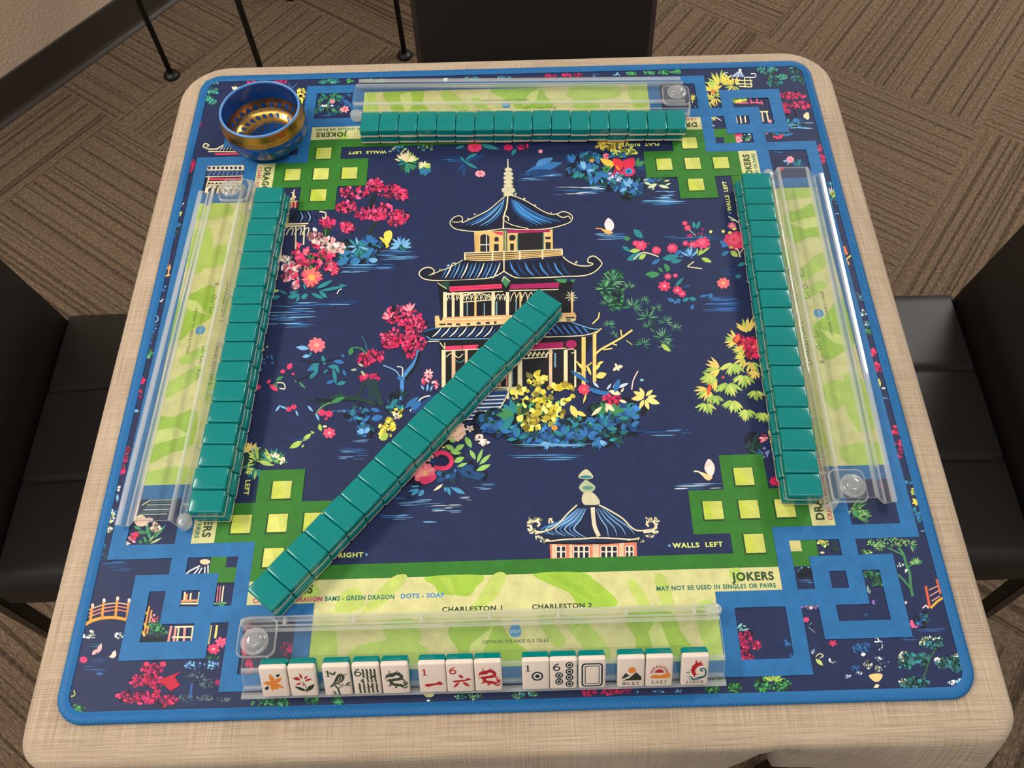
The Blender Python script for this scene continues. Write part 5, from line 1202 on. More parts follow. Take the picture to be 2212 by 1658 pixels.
def fret_and_panels():
    for k in range(4):                                     # green lattice at every corner
        T = side(k)
        rect_pq(T, GREEN, -0.215, 0.2725, 0.215, 0.2868)
        rect_pq(T, GREEN, 0.207, 0.1695, 0.251, 0.287)
        rect_pq(T, GREEN, 0.172, 0.207, 0.287, 0.2525)
        rect_pq(T, GREEN, 0.2525, 0.2525, 0.287, 0.287)
    for k in range(4):
        T = side(k)
        for (a, b) in ((0, 0), (1, 0), (-1, 0), (0, 1), (0, -1)):
            x, y = 0.2288 + a * 0.0349, 0.2283 + b * 0.0349
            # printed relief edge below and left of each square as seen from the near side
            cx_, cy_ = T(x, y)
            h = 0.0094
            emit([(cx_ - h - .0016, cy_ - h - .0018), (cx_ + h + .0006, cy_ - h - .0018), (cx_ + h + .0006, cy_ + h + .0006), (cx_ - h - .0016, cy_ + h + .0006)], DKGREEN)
            emit([(cx_ - h, cy_ - h), (cx_ + h, cy_ - h), (cx_ + h, cy_ + h), (cx_ - h, cy_ + h)], LIME)
        for (a, b) in ((0, 0), (1, 0), (-1, 0), (0, 1), (0, -1)):
            cx_, cy_ = T(0.2288 + a * 0.0349, 0.2283 + b * 0.0349)
            h = 0.0088
            t = R_.uniform(-h, h)
            emit([(cx_ - h, cy_ - h), (cx_ + t, cy_ - h), (cx_ - h * .3, cy_ + h), (cx_ - h, cy_ + h)], R_.choice([(186, 204, 64), (196, 208, 78), (216, 216, 112)]))
        rect_pq(T, (206, 196, 130) if k == 0 else NAVY, 0.2525, 0.2525, 0.2722, 0.2722)
    for k in range(4):                                     # leaf-print panels
        T = side(k)
        rect_pq(T, PANEL, -0.1850, 0.2868, 0.1850, 0.3712)
        rect_pq(T, PANEL, 0.1850, 0.2868, 0.2475, 0.3100); rect_pq(T, PANEL, -0.2475, 0.2868, -0.1850, 0.3100)
        shapes = [(LEAF1, [(-.083, .2868), (-.03, .2868), (-.036, .298), (-.042, .306), (-.056, .305), (-.07, .303), (-.074, .296)]),
                  (LEAF1, [(.018, .2868), (.062, .2868), (.076, .296), (.09, .309), (.094, .318), (.08, .322), (.06, .319), (.05, .306), (.034, .298)]),
                  (LEAF2, [(-.02, .2868), (-.008, .2868), (-.016, .306), (-.03, .318), (-.052, .326), (-.036, .312)]),
                  (LEAF2, [(.13, .293), (.14, .293), (.146, .32), (.136, .322)]), (LEAF2, [(.105, .298), (.112, .296), (.124, .318), (.114, .32)]),
                  (LEAF2, [(-.16, .30), (-.145, .296), (-.14, .314), (-.165, .318)]), (LEAF2, [(-.115, .2868), (-.1, .2868), (-.122, .312), (-.14, .318)]),
                  (LEAF1, [(.10, .328), (.14, .325), (.15, .345), (.16, .3712), (.11, .3712), (.108, .35)]), (LEAF1, [(-.06, .335), (-.02, .33), (-.005, .345), (.02, .3712), (-.04, .3712), (-.052, .355)]),
                  (LEAF3, [(-.12, .33), (-.095, .325), (-.085, .345), (-.1, .352), (-.115, .345)]), (LEAF3, [(-.15, .355), (-.12, .345), (-.08, .352), (-.09, .3712), (-.14, .3712)]),
                  (LEAF3, [(.045, .333), (.06, .33), (.085, .36), (.075, .3712), (.06, .355)]), (LEAF3, [(.165, .325), (.183, .32), (.183, .3712), (.172, .3712)]),
                  (LEAF3, [(-.183, .335), (-.165, .33), (-.16, .3712), (-.183, .3712)]), (LEAF3, [(.02, .33), (.03, .328), (.045, .35), (.035, .355)]),
                  (LEAF3, [(.2, .29), (.21, .2868), (.214, .298), (.205, .3)]), (LEAF3, [(-.205, .298), (-.19, .29), (-.18, .3), (-.195, .308)])]
        for c, pts in shapes:
            emit(smooth([T(p, q) for p, q in pts], 4, True), c)
        for c, pts in (((150, 188, 58), [(.03, .288), (.045, .288), (.075, .312), (.07, .314)]), ((176, 204, 84), [(-.07, .288), (-.06, .288), (-.055, .303), (-.06, .303)]), ((206, 216, 128), [(-.045, .3712), (-.04, .35), (-.02, .335), (-.03, .36)]), ((206, 216, 128), [(.125, .37), (.12, .345), (.13, .33), (.14, .365)])):
            emit([T(p, q) for p, q in pts], c)
    for k in range(4):                                     # blue band and fret
        T = side(k)
        rect_pq(T, FRET, -0.19, 0.3712, 0.19, 0.3858)
        g = [(0.185, 0.309, 0.2615, 0.386, 0.2005, 0.3245, 0.2472, 0.3712), (0.309, 0.185, 0.386, 0.2615, 0.3245, 0.2005, 0.3712, 0.2472),
             (0.2475, 0.2475, 0.3245, 0.3245, 0.2615, 0.2615, 0.309, 0.309), (0.2775, 0.2775, 0.3565, 0.3555, 0.2935, 0.2925, 0.3405, 0.3395)]
        for (a, b, c, d, e, f, h, i) in g:
            emit_group([[T(x0, y0), T(x1, y0), T(x1, y1), T(x0, y1)] for x0, y0, x1, y1 in ((a, b, c, f), (a, i, c, d), (a, f, e, i), (h, f, c, i))], FRET)


def text_polys(s, shear=0.0, offset=0.0, spacing=1.0):
    cu = bpy.data.curves.new('lettering', 'FONT')
    cu.body = s; cu.size = 1.0; cu.offset = offset; cu.shear = shear; cu.space_character = spacing
    cu.resolution_u = 4; cu.fill_mode = 'FRONT'
    o = bpy.data.objects.new('lettering', cu); COL.objects.link(o)
    dg = bpy.context.evaluated_depsgraph_get()
    me = bpy.data.meshes.new_from_object(o.evaluated_get(dg))
    polys = [[tuple(me.vertices[i].co[:2]) for i in p.vertices] for p in me.polygons]
    bpy.data.objects.remove(o); bpy.data.curves.remove(cu); bpy.data.meshes.remove(me)
    return polys


TEXTS = {}


def fitted(s, bold, shear, spacing):
    key = (s, bold, shear, spacing)
    if key not in TEXTS:
        ps = text_polys(s, shear, bold, spacing)
        cap = text_polys('H', 0, bold)
        y1 = max(p[1] for q in cap for p in q); y0 = min(p[1] for q in cap for p in q)
        x0 = min(p[0] for q in ps for p in q); x1 = max(p[0] for q in ps for p in q)
        TEXTS[key] = [[((x - x0) / (x1 - x0), (y - y0) / (y1 - y0)) for x, y in q] for q in ps]
    return TEXTS[key]


def put_text(T, s, p0, p1, qbase, cap, col, bold=0.02, shear=0.0, spacing=1.13):
    emit_group([[T(p0 + x * (p1 - p0), qbase - y * cap) for x, y in poly] for poly in fitted(s, bold, shear, spacing)], col)


def lettering():
    for k in range(4):
        T = side(k)
        put_text(T, 'WALLS  LEFT', 0.1506, 0.1984, 0.2655, 0.0050, PALE, 0.035, 0, 1.15)
        emit([T(.1462, .2630), T(.1484, .2612), T(.1484, .2648)], LBLUE)
        put_text(T, 'PLAY  RIGHT', -0.1905, -0.1430, 0.2656, 0.0048, PALE, 0.035, 0, 1.15)
        emit([T(-.1384, .2632), T(-.1408, .2614), T(-.1408, .2650)], LBLUE)
        put_text(T, 'JOKERS', 0.2020, 0.2415, 0.2995, 0.0084, (52, 76, 44), 0.042)
        put_text(T, 'MAY NOT BE USED IN SINGLES OR PAIRS', 0.1313, 0.2420, 0.3066, 0.0044, (34, 112, 96), 0.034)
        put_text(T, 'DRAGONS', -0.2415, -0.1875, 0.2997, 0.0084, (52, 76, 44), 0.042)
        put_text(T, 'CRAKS - RED DRAGON', -0.2420, -0.1780, 0.3074, 0.0045, (196, 62, 120), 0.034)
        put_text(T, 'BAMS - GREEN DRAGON', -0.1757, -0.1113, 0.3072, 0.0045, (34, 112, 96), 0.034)
        put_text(T, 'DOTS - SOAP', -0.1053, -0.0652, 0.3069, 0.0045, (62, 132, 192), 0.034)
        put_text(T, 'CHARLESTON 1', -0.0669, -0.0117, 0.3206, 0.0046, (42, 66, 42), 0.034)
        put_text(T, 'CHARLESTON 2', 0.0158, 0.0707, 0.3205, 0.0046, (42, 66, 42), 0.034)
        script = (46, 62, 42)
        for word, p0, p1, c in (('R', -.0645, -.0605, .0052), ('ight', -.0600, -.0525, .0036), ('O', -.0475, -.0420, .0056), ('ver', -.0418, -.0360, .0032), ('L', -.0310, -.0285, .0056), ('eft', -.0283, -.0215, .0036),
                                ('L', .0205, .0230, .0056), ('eft', .0232, .0300, .0036), ('O', .0340, .0395, .0056), ('ver', .0397, .0455, .0032), ('R', .0505, .0545, .0052), ('ight', .0550, .0640, .0036)):
            put_text(T, word, p0, p1, 0.3345, c, script, -0.006, 0.35 if len(word) > 1 else 0.1)
        o = [(-.0052, -.0026), (-.0030, -.0052), (.0030, -.0052), (.0052, -.0026), (.0052, .0026), (.0030, .0052), (-.0030, .0052), (-.0052, .0026)]
        emit([T(a, .3400 + b) for a, b in o], (74, 152, 206))
        put_text(T, 'STOP', -0.0042, 0.0042, 0.3415, 0.0026, (226, 240, 240), 0.0)
        put_text(T, 'OPTION TO PASS 0-3 TILES', -0.0300, 0.0300, 0.3505, 0.0030, (66, 84, 56), 0.016, 0, 1.05)


def build_mat():
    base_mat(); centre_art(); margin_art(); fret_and_panels(); lettering()
    hx, hy = 0.4, 0.4053
    # flat blue binding strip between the print and the stitched edge
    a, b = 0.3925, 0.3925 * 1.018 * YS
    o = rounded_rect(hx - .003, hy - .003, 0.02, 8, 1)
    i_ = rounded_rect(a, b, 0.010, 8, 1)
    no = len(o)
    emit_group([[o[k], o[(k + 1) % no], i_[(k + 1) % no], i_[k]] for k in range(no)], (36, 108, 164))
    root = thing('play_mat', 'square blue-edged play mat printed with a pagoda garden on navy', 'mat', (0, 0, ZT))
    # foam body under the print
    out = rounded_rect(hx - 0.001, hy - 0.001, 0.02, 8, 4)
    n = len(out)
    bodyv = [(x, y, -0.0044) for x, y in out] + [(x, y, -0.0023) for x, y in out]
    bodyf = [tuple(range(n - 1, -1, -1)), tuple(range(n, 2 * n))] + [(i, (i + 1) % n, n + (i + 1) % n, n + i) for i in range(n)]
    # keep the print inside the rounded corners
    verts, faces, cols = list(bodyv), list(bodyf), [(36, 108, 164)] * len(bodyf)
    base = len(verts)
    dz = 0.0017 / max(p[2] for p in P_V)
    verts += [(x, y, -0.0021 + k * dz) for x, y, k in P_V]
    faces += [tuple(base + i for i in f) for f in P_F]
    cols += P_C
    pm = mesh_obj('printed_top', verts, faces, MAT_PRINT, root)
    ca = pm.data.color_attributes.new('print', 'FLOAT_COLOR', 'CORNER')
    buf = []
    cache = {}
    for f, c in zip(faces, cols):
        if c not in cache:
            cache[c] = rgb(*c)
        buf.extend(cache[c] * len(f))
    ca.data.foreach_set('color', buf)
    # stitched edge: overlock threads wrapped round the border
    path = rounded_rect(hx - 0.0022, hy - 0.0022, 0.022, 16, 1)
    dense = []
    m = len(path)
    step = 0.0023
    acc = 0.0
    for i in range(m):
        p, q = path[i], path[(i + 1) % m]
        L = math.hypot(q[0] - p[0], q[1] - p[1])
        t = -acc
        while True:
            t2 = t + step
            if t2 > L:
                acc = L - t
                break
            t = t2
            dense.append((p[0] + (q[0] - p[0]) * t / L, p[1] + (q[1] - p[1]) * t / L, (q[0] - p[0]) / L, (q[1] - p[1]) / L))
    v, f = [], []
    # continuous core
    core = [(0.0044, -0.0040), (0.0048, -0.0022), (0.0036, -0.0006), (0.0006, -0.0002), (-0.0026, -0.0006), (-0.0050, -0.0016)]
    kk = len(core); nd = len(dense)
    for (x, y, tx, ty) in dense:
        nx, ny = ty, -tx
        for (o_, z) in core:
            v.append((x + nx * o_, y + ny * o_, z))
    for i in range(nd):
        j = (i + 1) % nd
        for t in range(kk - 1):
            f.append((i * kk + t, j * kk + t, j * kk + t + 1, i * kk + t + 1))
    for (x, y, tx, ty) in dense:
        nx, ny = ty, -tx
        sl = 0.45
        line = [(0.0046, -0.0038), (0.0052, -0.0018), (0.0038, 0.0000), (0.0004, 0.0005), (-0.0030, 0.0000), (-0.0052, -0.0014)]
        i0 = len(v)
        for (o_, z) in line:
            sh = -o_ * sl
            for d in (-0.00075, 0.0, 0.00075):
                zz = z - (0.0004 if d else 0.0)
                v.append((x + nx * o_ + tx * (sh + d), y + ny * o_ + ty * (sh + d), zz))
        for r in range(5):
            for c in range(2):
                a_ = i0 + r * 3 + c
                f.append((a_, a_ + 1, a_ + 4, a_ + 3))
    mesh_obj('stitched_edge', v, f, MAT_STITCH, root, True)


build_mat()

# ================================================================== racks
def frame_matrix(p0, p1, outward):
    """local x along the player's right, local -y towards the player (outwards); p0 -> p1 is the front groove left to right"""
    ex = (Vector((*p1, 0)) - Vector((*p0, 0))); L = ex.length; ex.normalize()
    ey = Vector((-ex.y, ex.x, 0))
    m = Matrix.Identity(4)
    for i in range(3):
        m[i][0] = ex[i]; m[i][1] = ey[i]
    m[0][3], m[1][3], m[2][3] = p0[0], p0[1], ZT
    return m, L


def offset_poly(cl, t):
    """closed outline of a polyline band of thickness t, in (y, z)"""
    n = len(cl); up, dn = [], []
    for i in range(n):
        a, b = cl[max(i - 1, 0)], cl[min(i + 1, n - 1)]
        dx, dy = b[0] - a[0], b[1] - a[1]
        l = math.hypot(dx, dy)
        nx, ny = -dy / l * t / 2, dx / l * t / 2
        up.append((cl[i][0] + nx, cl[i][1] + ny)); dn.append((cl[i][0] - nx, cl[i][1] - ny))
    return up + dn[::-1]


def round_corners(cl, r=0.0022):
    out = [cl[0]]
    for i in range(1, len(cl) - 1):
        p, c, q = Vector(cl[i - 1]), Vector(cl[i]), Vector(cl[i + 1])
        a, b = (p - c).normalized(), (q - c).normalized()
        rr = min(r, (p - c).length * .45, (q - c).length * .45)
        for t in (0, .17, .33, .5, .67, .83, 1):
            w = (c + a * rr) * (1 - t) ** 2 + c * 2 * t * (1 - t) + (c + b * rr) * t ** 2
            out.append((w.x, w.y))
    out.append(cl[-1])
    return out


def acrylic_bar(name, cl, t, x0, x1, parent):
    poly = offset_poly(round_corners(cl), t)
    v, f = extrude_profile(poly, x0, x1)
    o = mesh_obj(name, v, f, [MAT_CLEAR, MAT_GLINT_EDGE], parent)
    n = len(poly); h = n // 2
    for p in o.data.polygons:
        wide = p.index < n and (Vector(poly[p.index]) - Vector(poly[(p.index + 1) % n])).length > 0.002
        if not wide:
            p.material_index = 1  # bends and end faces get the painted glint
    return o


TH = math.radians(35)           # lean of the tiles and of the rack face
GROOVE_Z = 0.0022


def make_rack(label, p0, p1):
    m, L = frame_matrix(p0, p1, 0)
    t = thing('tile_rack', label, 'rack', group='clear racks around the mat')
    t.matrix_world = m
    s, c = math.sin(TH), math.cos(TH)
    ledge = (-0.0085 * c, GROOVE_Z + 0.0085 * s)
    face = (0.0160 * math.tan(TH), 0.0175)
    cl = [(ledge[0] - 0.0035, ledge[1] - 0.0005), ledge, (0.0, GROOVE_Z), face, (0.0465, 0.0175), (0.0490, 0.0014)]
    acrylic_bar('rack_body', cl, 0.0023, 0.0, L, t)
    # pusher: open channel with cross ribs behind the rack
    pu = acrylic_bar('pusher_bar', [(0.0516, 0.0112), (0.0518, 0.0014), (0.0596, 0.0014), (0.0598, 0.0100)], 0.0017, -0.004, L - 0.006, t)
    for k in range(7):
        x = 0.030 + k * (L - 0.05) / 6
        bv, bf = extrude_profile([(0.0523, 0.0022), (0.0592, 0.0022), (0.0592, 0.0088), (0.0523, 0.0098)], x - 0.0011, x + 0.0011)
        mesh_obj('rib', bv, bf, MAT_GLINT_EDGE, pu)
    lv, lf = lathe([(0.0, 0.0008), (0.0070, 0.0008), (0.0078, 0.0022), (0.0078, 0.0095), (0.0068, 0.0118), (0.0040, 0.0128), (0.0, 0.0130)], 24)
    mesh_obj('end_grip', [(x + L - 0.003, y * .8 + 0.0556, z) for x, y, z in lv], lf, MAT_GLINT_EDGE, pu, True)
    # pivot arm and knob at the left end of the rack
    xs, y0, y1, r = (-0.006, 0.028), 0.0215, 0.0560, 0.007
    out = []
    cxm, cym, hx, hy = (xs[0] + xs[1]) / 2, (y0 + y1) / 2, (xs[1] - xs[0]) / 2, (y1 - y0) / 2
    for (sx, sy, a0) in ((1, -1, -PI / 2), (1, 1, 0), (-1, 1, PI / 2), (-1, -1, PI)):
        for k in range(7):
            a = a0 + PI / 2 * k / 6
            out.append((cxm + sx * (hx - r) + r * math.cos(a), cym + sy * (hy - r) + r * math.sin(a)))
    n = len(out)
    pv = [(x, y, 0.0190) for x, y in out] + [(x, y, 0.0208) for x, y in out] + [((x - cxm) * .93 + cxm, (y - cym) * .93 + cym, 0.0216) for x, y in out]
    pf = [tuple(range(n - 1, -1, -1)), tuple(range(2 * n, 3 * n))] + [(i + q * n, (i + 1) % n + q * n, (i + 1) % n + (q + 1) * n, i + (q + 1) * n) for i in range(n) for q in (0, 1)]
    arm = mesh_obj('pivot_arm', pv, pf, [MAT_CLEAR, MAT_GLINT_EDGE], t)
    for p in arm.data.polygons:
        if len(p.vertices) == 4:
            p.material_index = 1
    bv, bf = extrude_profile([(0.0500, 0.0), (0.0600, 0.0), (0.0600, 0.0105), (0.0560, 0.0188), (0.0500, 0.0188)], -0.0062, -0.0044)
    mesh_obj('pivot_bracket', bv, bf, MAT_GLINT_EDGE, arm)
    kv, kf = lathe([(0.0120, 0.0218), (0.0122, 0.0228), (0.0105, 0.0236), (0.0086, 0.0236), (0.0082, 0.0262), (0.0070, 0.0278), (0.0042, 0.0286), (0.0, 0.0288)], 32)
    mesh_obj('pivot_knob', [(x + 0.010, y + 0.0350, z) for x, y, z in kv], kf, MAT_GLINT_EDGE, t, True)
    return t, m, L


RACK_NEAR = make_rack('clear acrylic tile rack at the near edge, holding upright face-out tiles', (-0.2379, -0.3820), (0.1820, -0.3825))
make_rack('clear acrylic tile rack along the right edge, empty, behind the right wall of tiles', (0.3590, -0.2272), (0.3700, 0.1975))
make_rack('clear acrylic tile rack along the far edge, empty, next to the blue bowl', (0.2275, 0.3620), (-0.1920, 0.3735))
make_rack('clear acrylic tile rack along the left edge, empty, behind the left wall of tiles', (-0.3606, 0.1960), (-0.3712, -0.2287))

# ================================================================== tiles
TW, TL, TT, TI = 0.0234, 0.0330, 0.0125, 0.0043      # width, length, thickness, ivory layer


def tile_halves():
    out = []
    for keep in ('ivory', 'teal'):
        bm = rbox(TW, TL, TT, 0.0021, 4, (0, 0, TT / 2))
        geom = bm.verts[:] + bm.edges[:] + bm.faces[:]
        bmesh.ops.bisect_plane(bm, geom=geom, plane_co=(0, 0, TI), plane_no=(0, 0, 1), clear_outer=(keep == 'ivory'), clear_inner=(keep == 'teal'))
        ed = [e for e in bm.edges if e.is_boundary]
        bmesh.ops.holes_fill(bm, edges=ed)
        out.append(bm)
    return out


_iv, _te = tile_halves()
FACE0 = bm_obj('face', _iv, MAT_IVORY, None, 35)
BACK0 = bm_obj('back', _te, MAT_TEAL, None, 35)
_first = {'used': False}
JIT = random.Random(21)


def make_tile(label, group, mat4):
    t = thing('mahjong_tile', label, 'mahjong tile', group=group)
    t.matrix_world = mat4
    if not _first['used']:
        _first['used'] = True
        FACE0.parent = t; BACK0.parent = t
        return t
    for src in (FACE0, BACK0):
        o = src.copy(); COL.objects.link(o); o.parent = t
    return t


ORD = ['first', 'second', 'third', 'fourth', 'fifth', 'sixth', 'seventh', 'eighth', 'ninth', 'tenth', 'eleventh', 'twelfth', 'thirteenth', 'fourteenth', 'fifteenth', 'sixteenth', 'seventeenth', 'eighteenth']


def tile_wall(a, b, n, layer, wall, end, group, slide=0.0):
    """row of n face-down tiles whose centres run from end a to end b"""
    a, b = Vector((*a, 0)), Vector((*b, 0))
    d = b - a; L = d.length; d.normalize()
    ang = math.atan2(d.y, d.x)
    pitch = L / n
    for i in range(n):
        p = a + d * (pitch * (i + .5) + slide)
        nrm = Vector((-d.y, d.x, 0))
        p = p + nrm * JIT.uniform(-0.0007, 0.0007)
        z = ZT + (TT + 0.0001 if layer else 0.0)
        m = Matrix.Translation((p.x, p.y, z)) @ Matrix.Rotation(ang + JIT.uniform(-0.006, 0.006), 4, 'Z')
        make_tile('teal tile in the %s layer of the %s, %s from the %s' % ('top' if layer else 'bottom', wall, ORD[i], end), group, m)


G = 'face-down tiles of the '
tile_wall((-0.1804, 0.2882), (0.2220, 0.2768), 17, 1, 'far wall', 'bowl end', G + 'far wall')
tile_wall((-0.1802, 0.2906), (0.2210, 0.2800), 17, 0, 'far wall', 'bowl end', G + 'far wall', -0.0012)
tile_wall((-0.2793, 0.1838), (-0.2912, -0.2262), 17, 1, 'left wall', 'far end', G + 'left wall')
tile_wall((-0.2765, 0.1842), (-0.2880, -0.2256), 17, 0, 'left wall', 'far end', G + 'left wall', 0.0012)
tile_wall((0.2938, 0.1850), (0.2781, -0.2268), 17, 1, 'right wall', 'far end', G + 'right wall')
tile_wall((0.2885, 0.1850), (0.2752, -0.2250), 17, 0, 'right wall', 'far end', G + 'right wall', 0.001)
tile_wall((0.0447, 0.0149), (-0.2285, -0.3115), 18, 1, 'diagonal wall', 'pagoda end', G + 'diagonal wall')
tile_wall((0.0455, 0.0135), (-0.2272, -0.3115), 18, 0, 'diagonal wall', 'pagoda end', G + 'diagonal wall', 0.0008)

# ------------------------------------------------------------------ the fourteen upright tiles
INKC = {'orange': (222, 128, 44), 'red': (176, 24, 34), 'dark': (36, 46, 34), 'navy': (16, 44, 54), 'green': (56, 66, 50), 'teal': (24, 92, 96), 'black': (30, 26, 26), 'pale': (228, 210, 194)}
INKM = {}


def ink(name):
    if name not in INKM:
        INKM[name] = simple_mat('ink_' + name, rgb(*INKC[name]), 0.35)
    return INKM[name]


class Engrave:
    """flat painted engraving; u right 0..1, v down 0..1.4 in tile widths"""

    def __init__(self):
        self.d = {}

    def poly(self, c, pts, lay=0):
        v, f = self.d.setdefault(c, ([], []))
        a = sum(pts[i][0] * pts[(i + 1) % len(pts)][1] - pts[(i + 1) % len(pts)][0] * pts[i][1] for i in range(len(pts)))
        if a > 0:
            pts = pts[::-1]
        i = len(v)
        v.extend((-(u - 0.5) * TW, (0.705 - w) * TW, -0.00003 - 0.00007 * lay - 5e-7 * len(f)) for u, w in pts)
        f.append(tuple(range(i, i + len(pts)))[::-1])

    def line(self, c, pts, w, sm=0, taper=False, lay=0):
        if sm:
            pts = smooth(pts, sm)
        n = len(pts); Lf, Rt = [], []
        for i, p in enumerate(pts):
            a, b = pts[max(i - 1, 0)], pts[min(i + 1, n - 1)]
            dx, dy = b[0] - a[0], b[1] - a[1]; l = math.hypot(dx, dy) or 1
            ww = w / 2 * (max(.15, math.sin(PI * (.08 + .84 * i / (n - 1)))) if taper else 1)
            Lf.append((p[0] - dy / l * ww, p[1] + dx / l * ww)); Rt.append((p[0] + dy / l * ww, p[1] - dx / l * ww))
        for i in range(n - 1):
            self.poly(c, [Lf[i], Lf[i + 1], Rt[i + 1], Rt[i]], lay)

    def ring(self, c, x, y, r0, r1, n=24, lay=0):
        for k in range(n):
            a, b = 2 * PI * k / n, 2 * PI * (k + 1) / n
            self.poly(c, [(x + r1 * math.cos(a), y + r1 * math.sin(a)), (x + r1 * math.cos(b), y + r1 * math.sin(b)), (x + r0 * math.cos(b), y + r0 * math.sin(b)), (x + r0 * math.cos(a), y + r0 * math.sin(a))] if r0 > 0 else
                      [(x, y), (x + r1 * math.cos(a), y + r1 * math.sin(a)), (x + r1 * math.cos(b), y + r1 * math.sin(b))], lay)

    def leaf(self, c, x0, y0, x1, y1, w=.2, lay=0):
        dx, dy = x1 - x0, y1 - y0
        pts = [(x0 + dx * t - dy * w * k, y0 + dy * t + dx * w * k) for t, k in ((0, .05), (.25, .8), (.5, 1), (.78, .6), (1, 0))] + [(x0 + dx * t + dy * w * k, y0 + dy * t - dx * w * k) for t, k in ((.78, .6), (.5, 1), (.25, .8), (0, .05))]
        self.poly(c, pts, lay)

    def serif(self, c, ch, x, y, w, h):
        """one serif capital or numeral in the box whose lower left corner is x, y"""
        t, th = w * .2, w * .09
        X = lambda a: x + a * w
        Y = lambda b: y - b * h
        def st(a0, b0, a1, b1, q):
            self.line(c, [(X(a0), Y(b0)), (X(a1), Y(b1))], q)
        def foot(a, b, s=.2):
            self.line(c, [(X(a - s), Y(b)), (X(a + s), Y(b))], th)
        if ch == '1':
            st(.55, 0, .55, .95, t * 1.3); st(.2, .78, .6, .97, th * 1.2); foot(.55, .03, .45)
        elif ch == '6':
            self.line(c, [(X(.8), Y(.97)), (X(.35), Y(.8)), (X(.1), Y(.45)), (X(.2), Y(.1)), (X(.55), Y(0)), (X(.9), Y(.2)), (X(.85), Y(.48)), (X(.5), Y(.56)), (X(.2), Y(.42))], t, 5)
        elif ch == 'W':
            st(.0, 1, .28, 0, t); st(.28, 0, .5, 1, th); st(.5, 1, .75, 0, t); st(.75, 0, 1, 1, th); foot(0, 1, .14); foot(.5, 1, .12); foot(1, 1, .12)
        elif ch == 'E':
            st(.2, 0, .2, 1, t); st(.05, .97, .85, .97, th); st(.05, .03, .9, .03, th); st(.2, .5, .65, .5, th); st(.85, 1, .85, .75, th); st(.9, 0, .9, .25, th); st(.65, .38, .65, .62, th)
        elif ch == 'S':
            self.line(c, [(X(.8), Y(.82)), (X(.5), Y(1)), (X(.18), Y(.78)), (X(.5), Y(.5)), (X(.85), Y(.24)), (X(.5), Y(0)), (X(.15), Y(.2))], t * .9, 5)
        elif ch == 'T':
            st(.5, 0, .5, 1, t); st(.05, .97, .95, .97, th); st(.05, 1, .05, .72, th); st(.95, 1, .95, .72, th); foot(.5, .03, .25)
        elif ch == 'A':
            st(.1, 0, .5, 1, th); st(.48, 1, .9, 0, t); st(.25, .35, .72, .35, th); foot(.08, .03, .18); foot(.9, .03, .2)
        elif ch == 'J':
            self.line(c, [(X(.6), Y(1)), (X(.6), Y(.1)), (X(.4), Y(-.12)), (X(.15), Y(-.05))], t, 4); foot(.6, .97, .28)
        elif ch == 'O':
            self.line(c, [(X(.5), Y(1)), (X(.1), Y(.7)), (X(.1), Y(.3)), (X(.5), Y(0)), (X(.9), Y(.3)), (X(.9), Y(.7)), (X(.5), Y(1))], t * .8, 5)
        elif ch == 'K':
            st(.2, 0, .2, 1, t); st(.25, .4, .85, .98, th); st(.4, .55, .9, .02, t); foot(.2, .97); foot(.2, .03); foot(.85, .97, .15); foot(.92, .03, .15)
        elif ch == 'R':
            st(.2, 0, .2, 1, t); self.line(c, [(X(.1), Y(.97)), (X(.6), Y(.97)), (X(.85), Y(.74)), (X(.6), Y(.5)), (X(.25), Y(.5))], t * .7, 3); st(.45, .5, .92, .02, t); foot(.2, .03); foot(.95, .03, .12)

    def word(self, c, s, x0, x1, y, h):
        w = (x1 - x0) / (len(s) * 1.18 - .18)
        for i, ch in enumerate(s):
            self.serif(c, ch, x0 + i * w * 1.18, y, w, h)

    def build(self, parent):
        for c, (v, f) in self.d.items():
            o = mesh_obj('engraving', v, f, ink(c), parent)
            o['label'] = {'orange': 'orange', 'red': 'red', 'dark': 'dark green', 'navy': 'dark blue', 'green': 'dark green', 'teal': 'blue-green', 'black': 'black', 'pale': 'pale line'}[c] + ' engraving'


def dragon(e, c):
    """long coiling body with horned head, four clawed legs and a plumed tail"""
    e.line(c, [(.40, .50), (.55, .44), (.70, .50), (.74, .62), (.62, .70), (.44, .72), (.34, .80), (.40, .92), (.54, .96), (.66, .98), (.78, 1.04)], .13, 6)
    e.line(c, [(.78, 1.04), (.86, .98), (.84, .88), (.78, .84)], .08, 5, True)
    e.line(c, [(.84, .98), (.92, .92), (.90, .80)], .05, 4, True); e.line(c, [(.80, .92), (.82, .82), (.86, .74)], .05, 4, True); e.line(c, [(.70, 1.06), (.84, 1.12), (.94, 1.02)], .06, 4, True)
    e.poly(c, [(.16, .52), (.26, .44), (.38, .40), (.50, .42), (.50, .54), (.40, .60), (.30, .58), (.22, .62), (.16, .58)])
    e.line(c, [(.34, .42), (.30, .34), (.36, .28)], .03, 4, True); e.line(c, [(.46, .40), (.58, .36), (.62, .28)], .04, 4, True); e.line(c, [(.50, .46), (.62, .40), (.72, .40)], .05, 4, True)
    e.line(c, [(.20, .58), (.14, .66), (.20, .68)], .03, 3, True); e.line(c, [(.26, .62), (.30, .70), (.36, .68)], .03, 3, True)
    for (x0, y0, x1, y1) in ((.36, .74, .22, .76), (.40, .90, .28, 1.00), (.56, .98, .50, 1.10), (.66, .70, .80, .74)):
        e.line(c, [(x0, y0), ((x0 + x1) / 2, (y0 + y1) / 2 - .03), (x1, y1)], .07, 3)
        for k in (-.05, 0, .05):
            e.line(c, [(x1, y1), (x1 - .07 if x1 < .6 else x1 + .07, y1 + k)], .028, 0, True)
    for k in range(6):
        e.line(c, [(.56 + .03 * k, .46 + .02 * k), (.60 + .035 * k, .39 + .02 * k)], .03, 0, True)


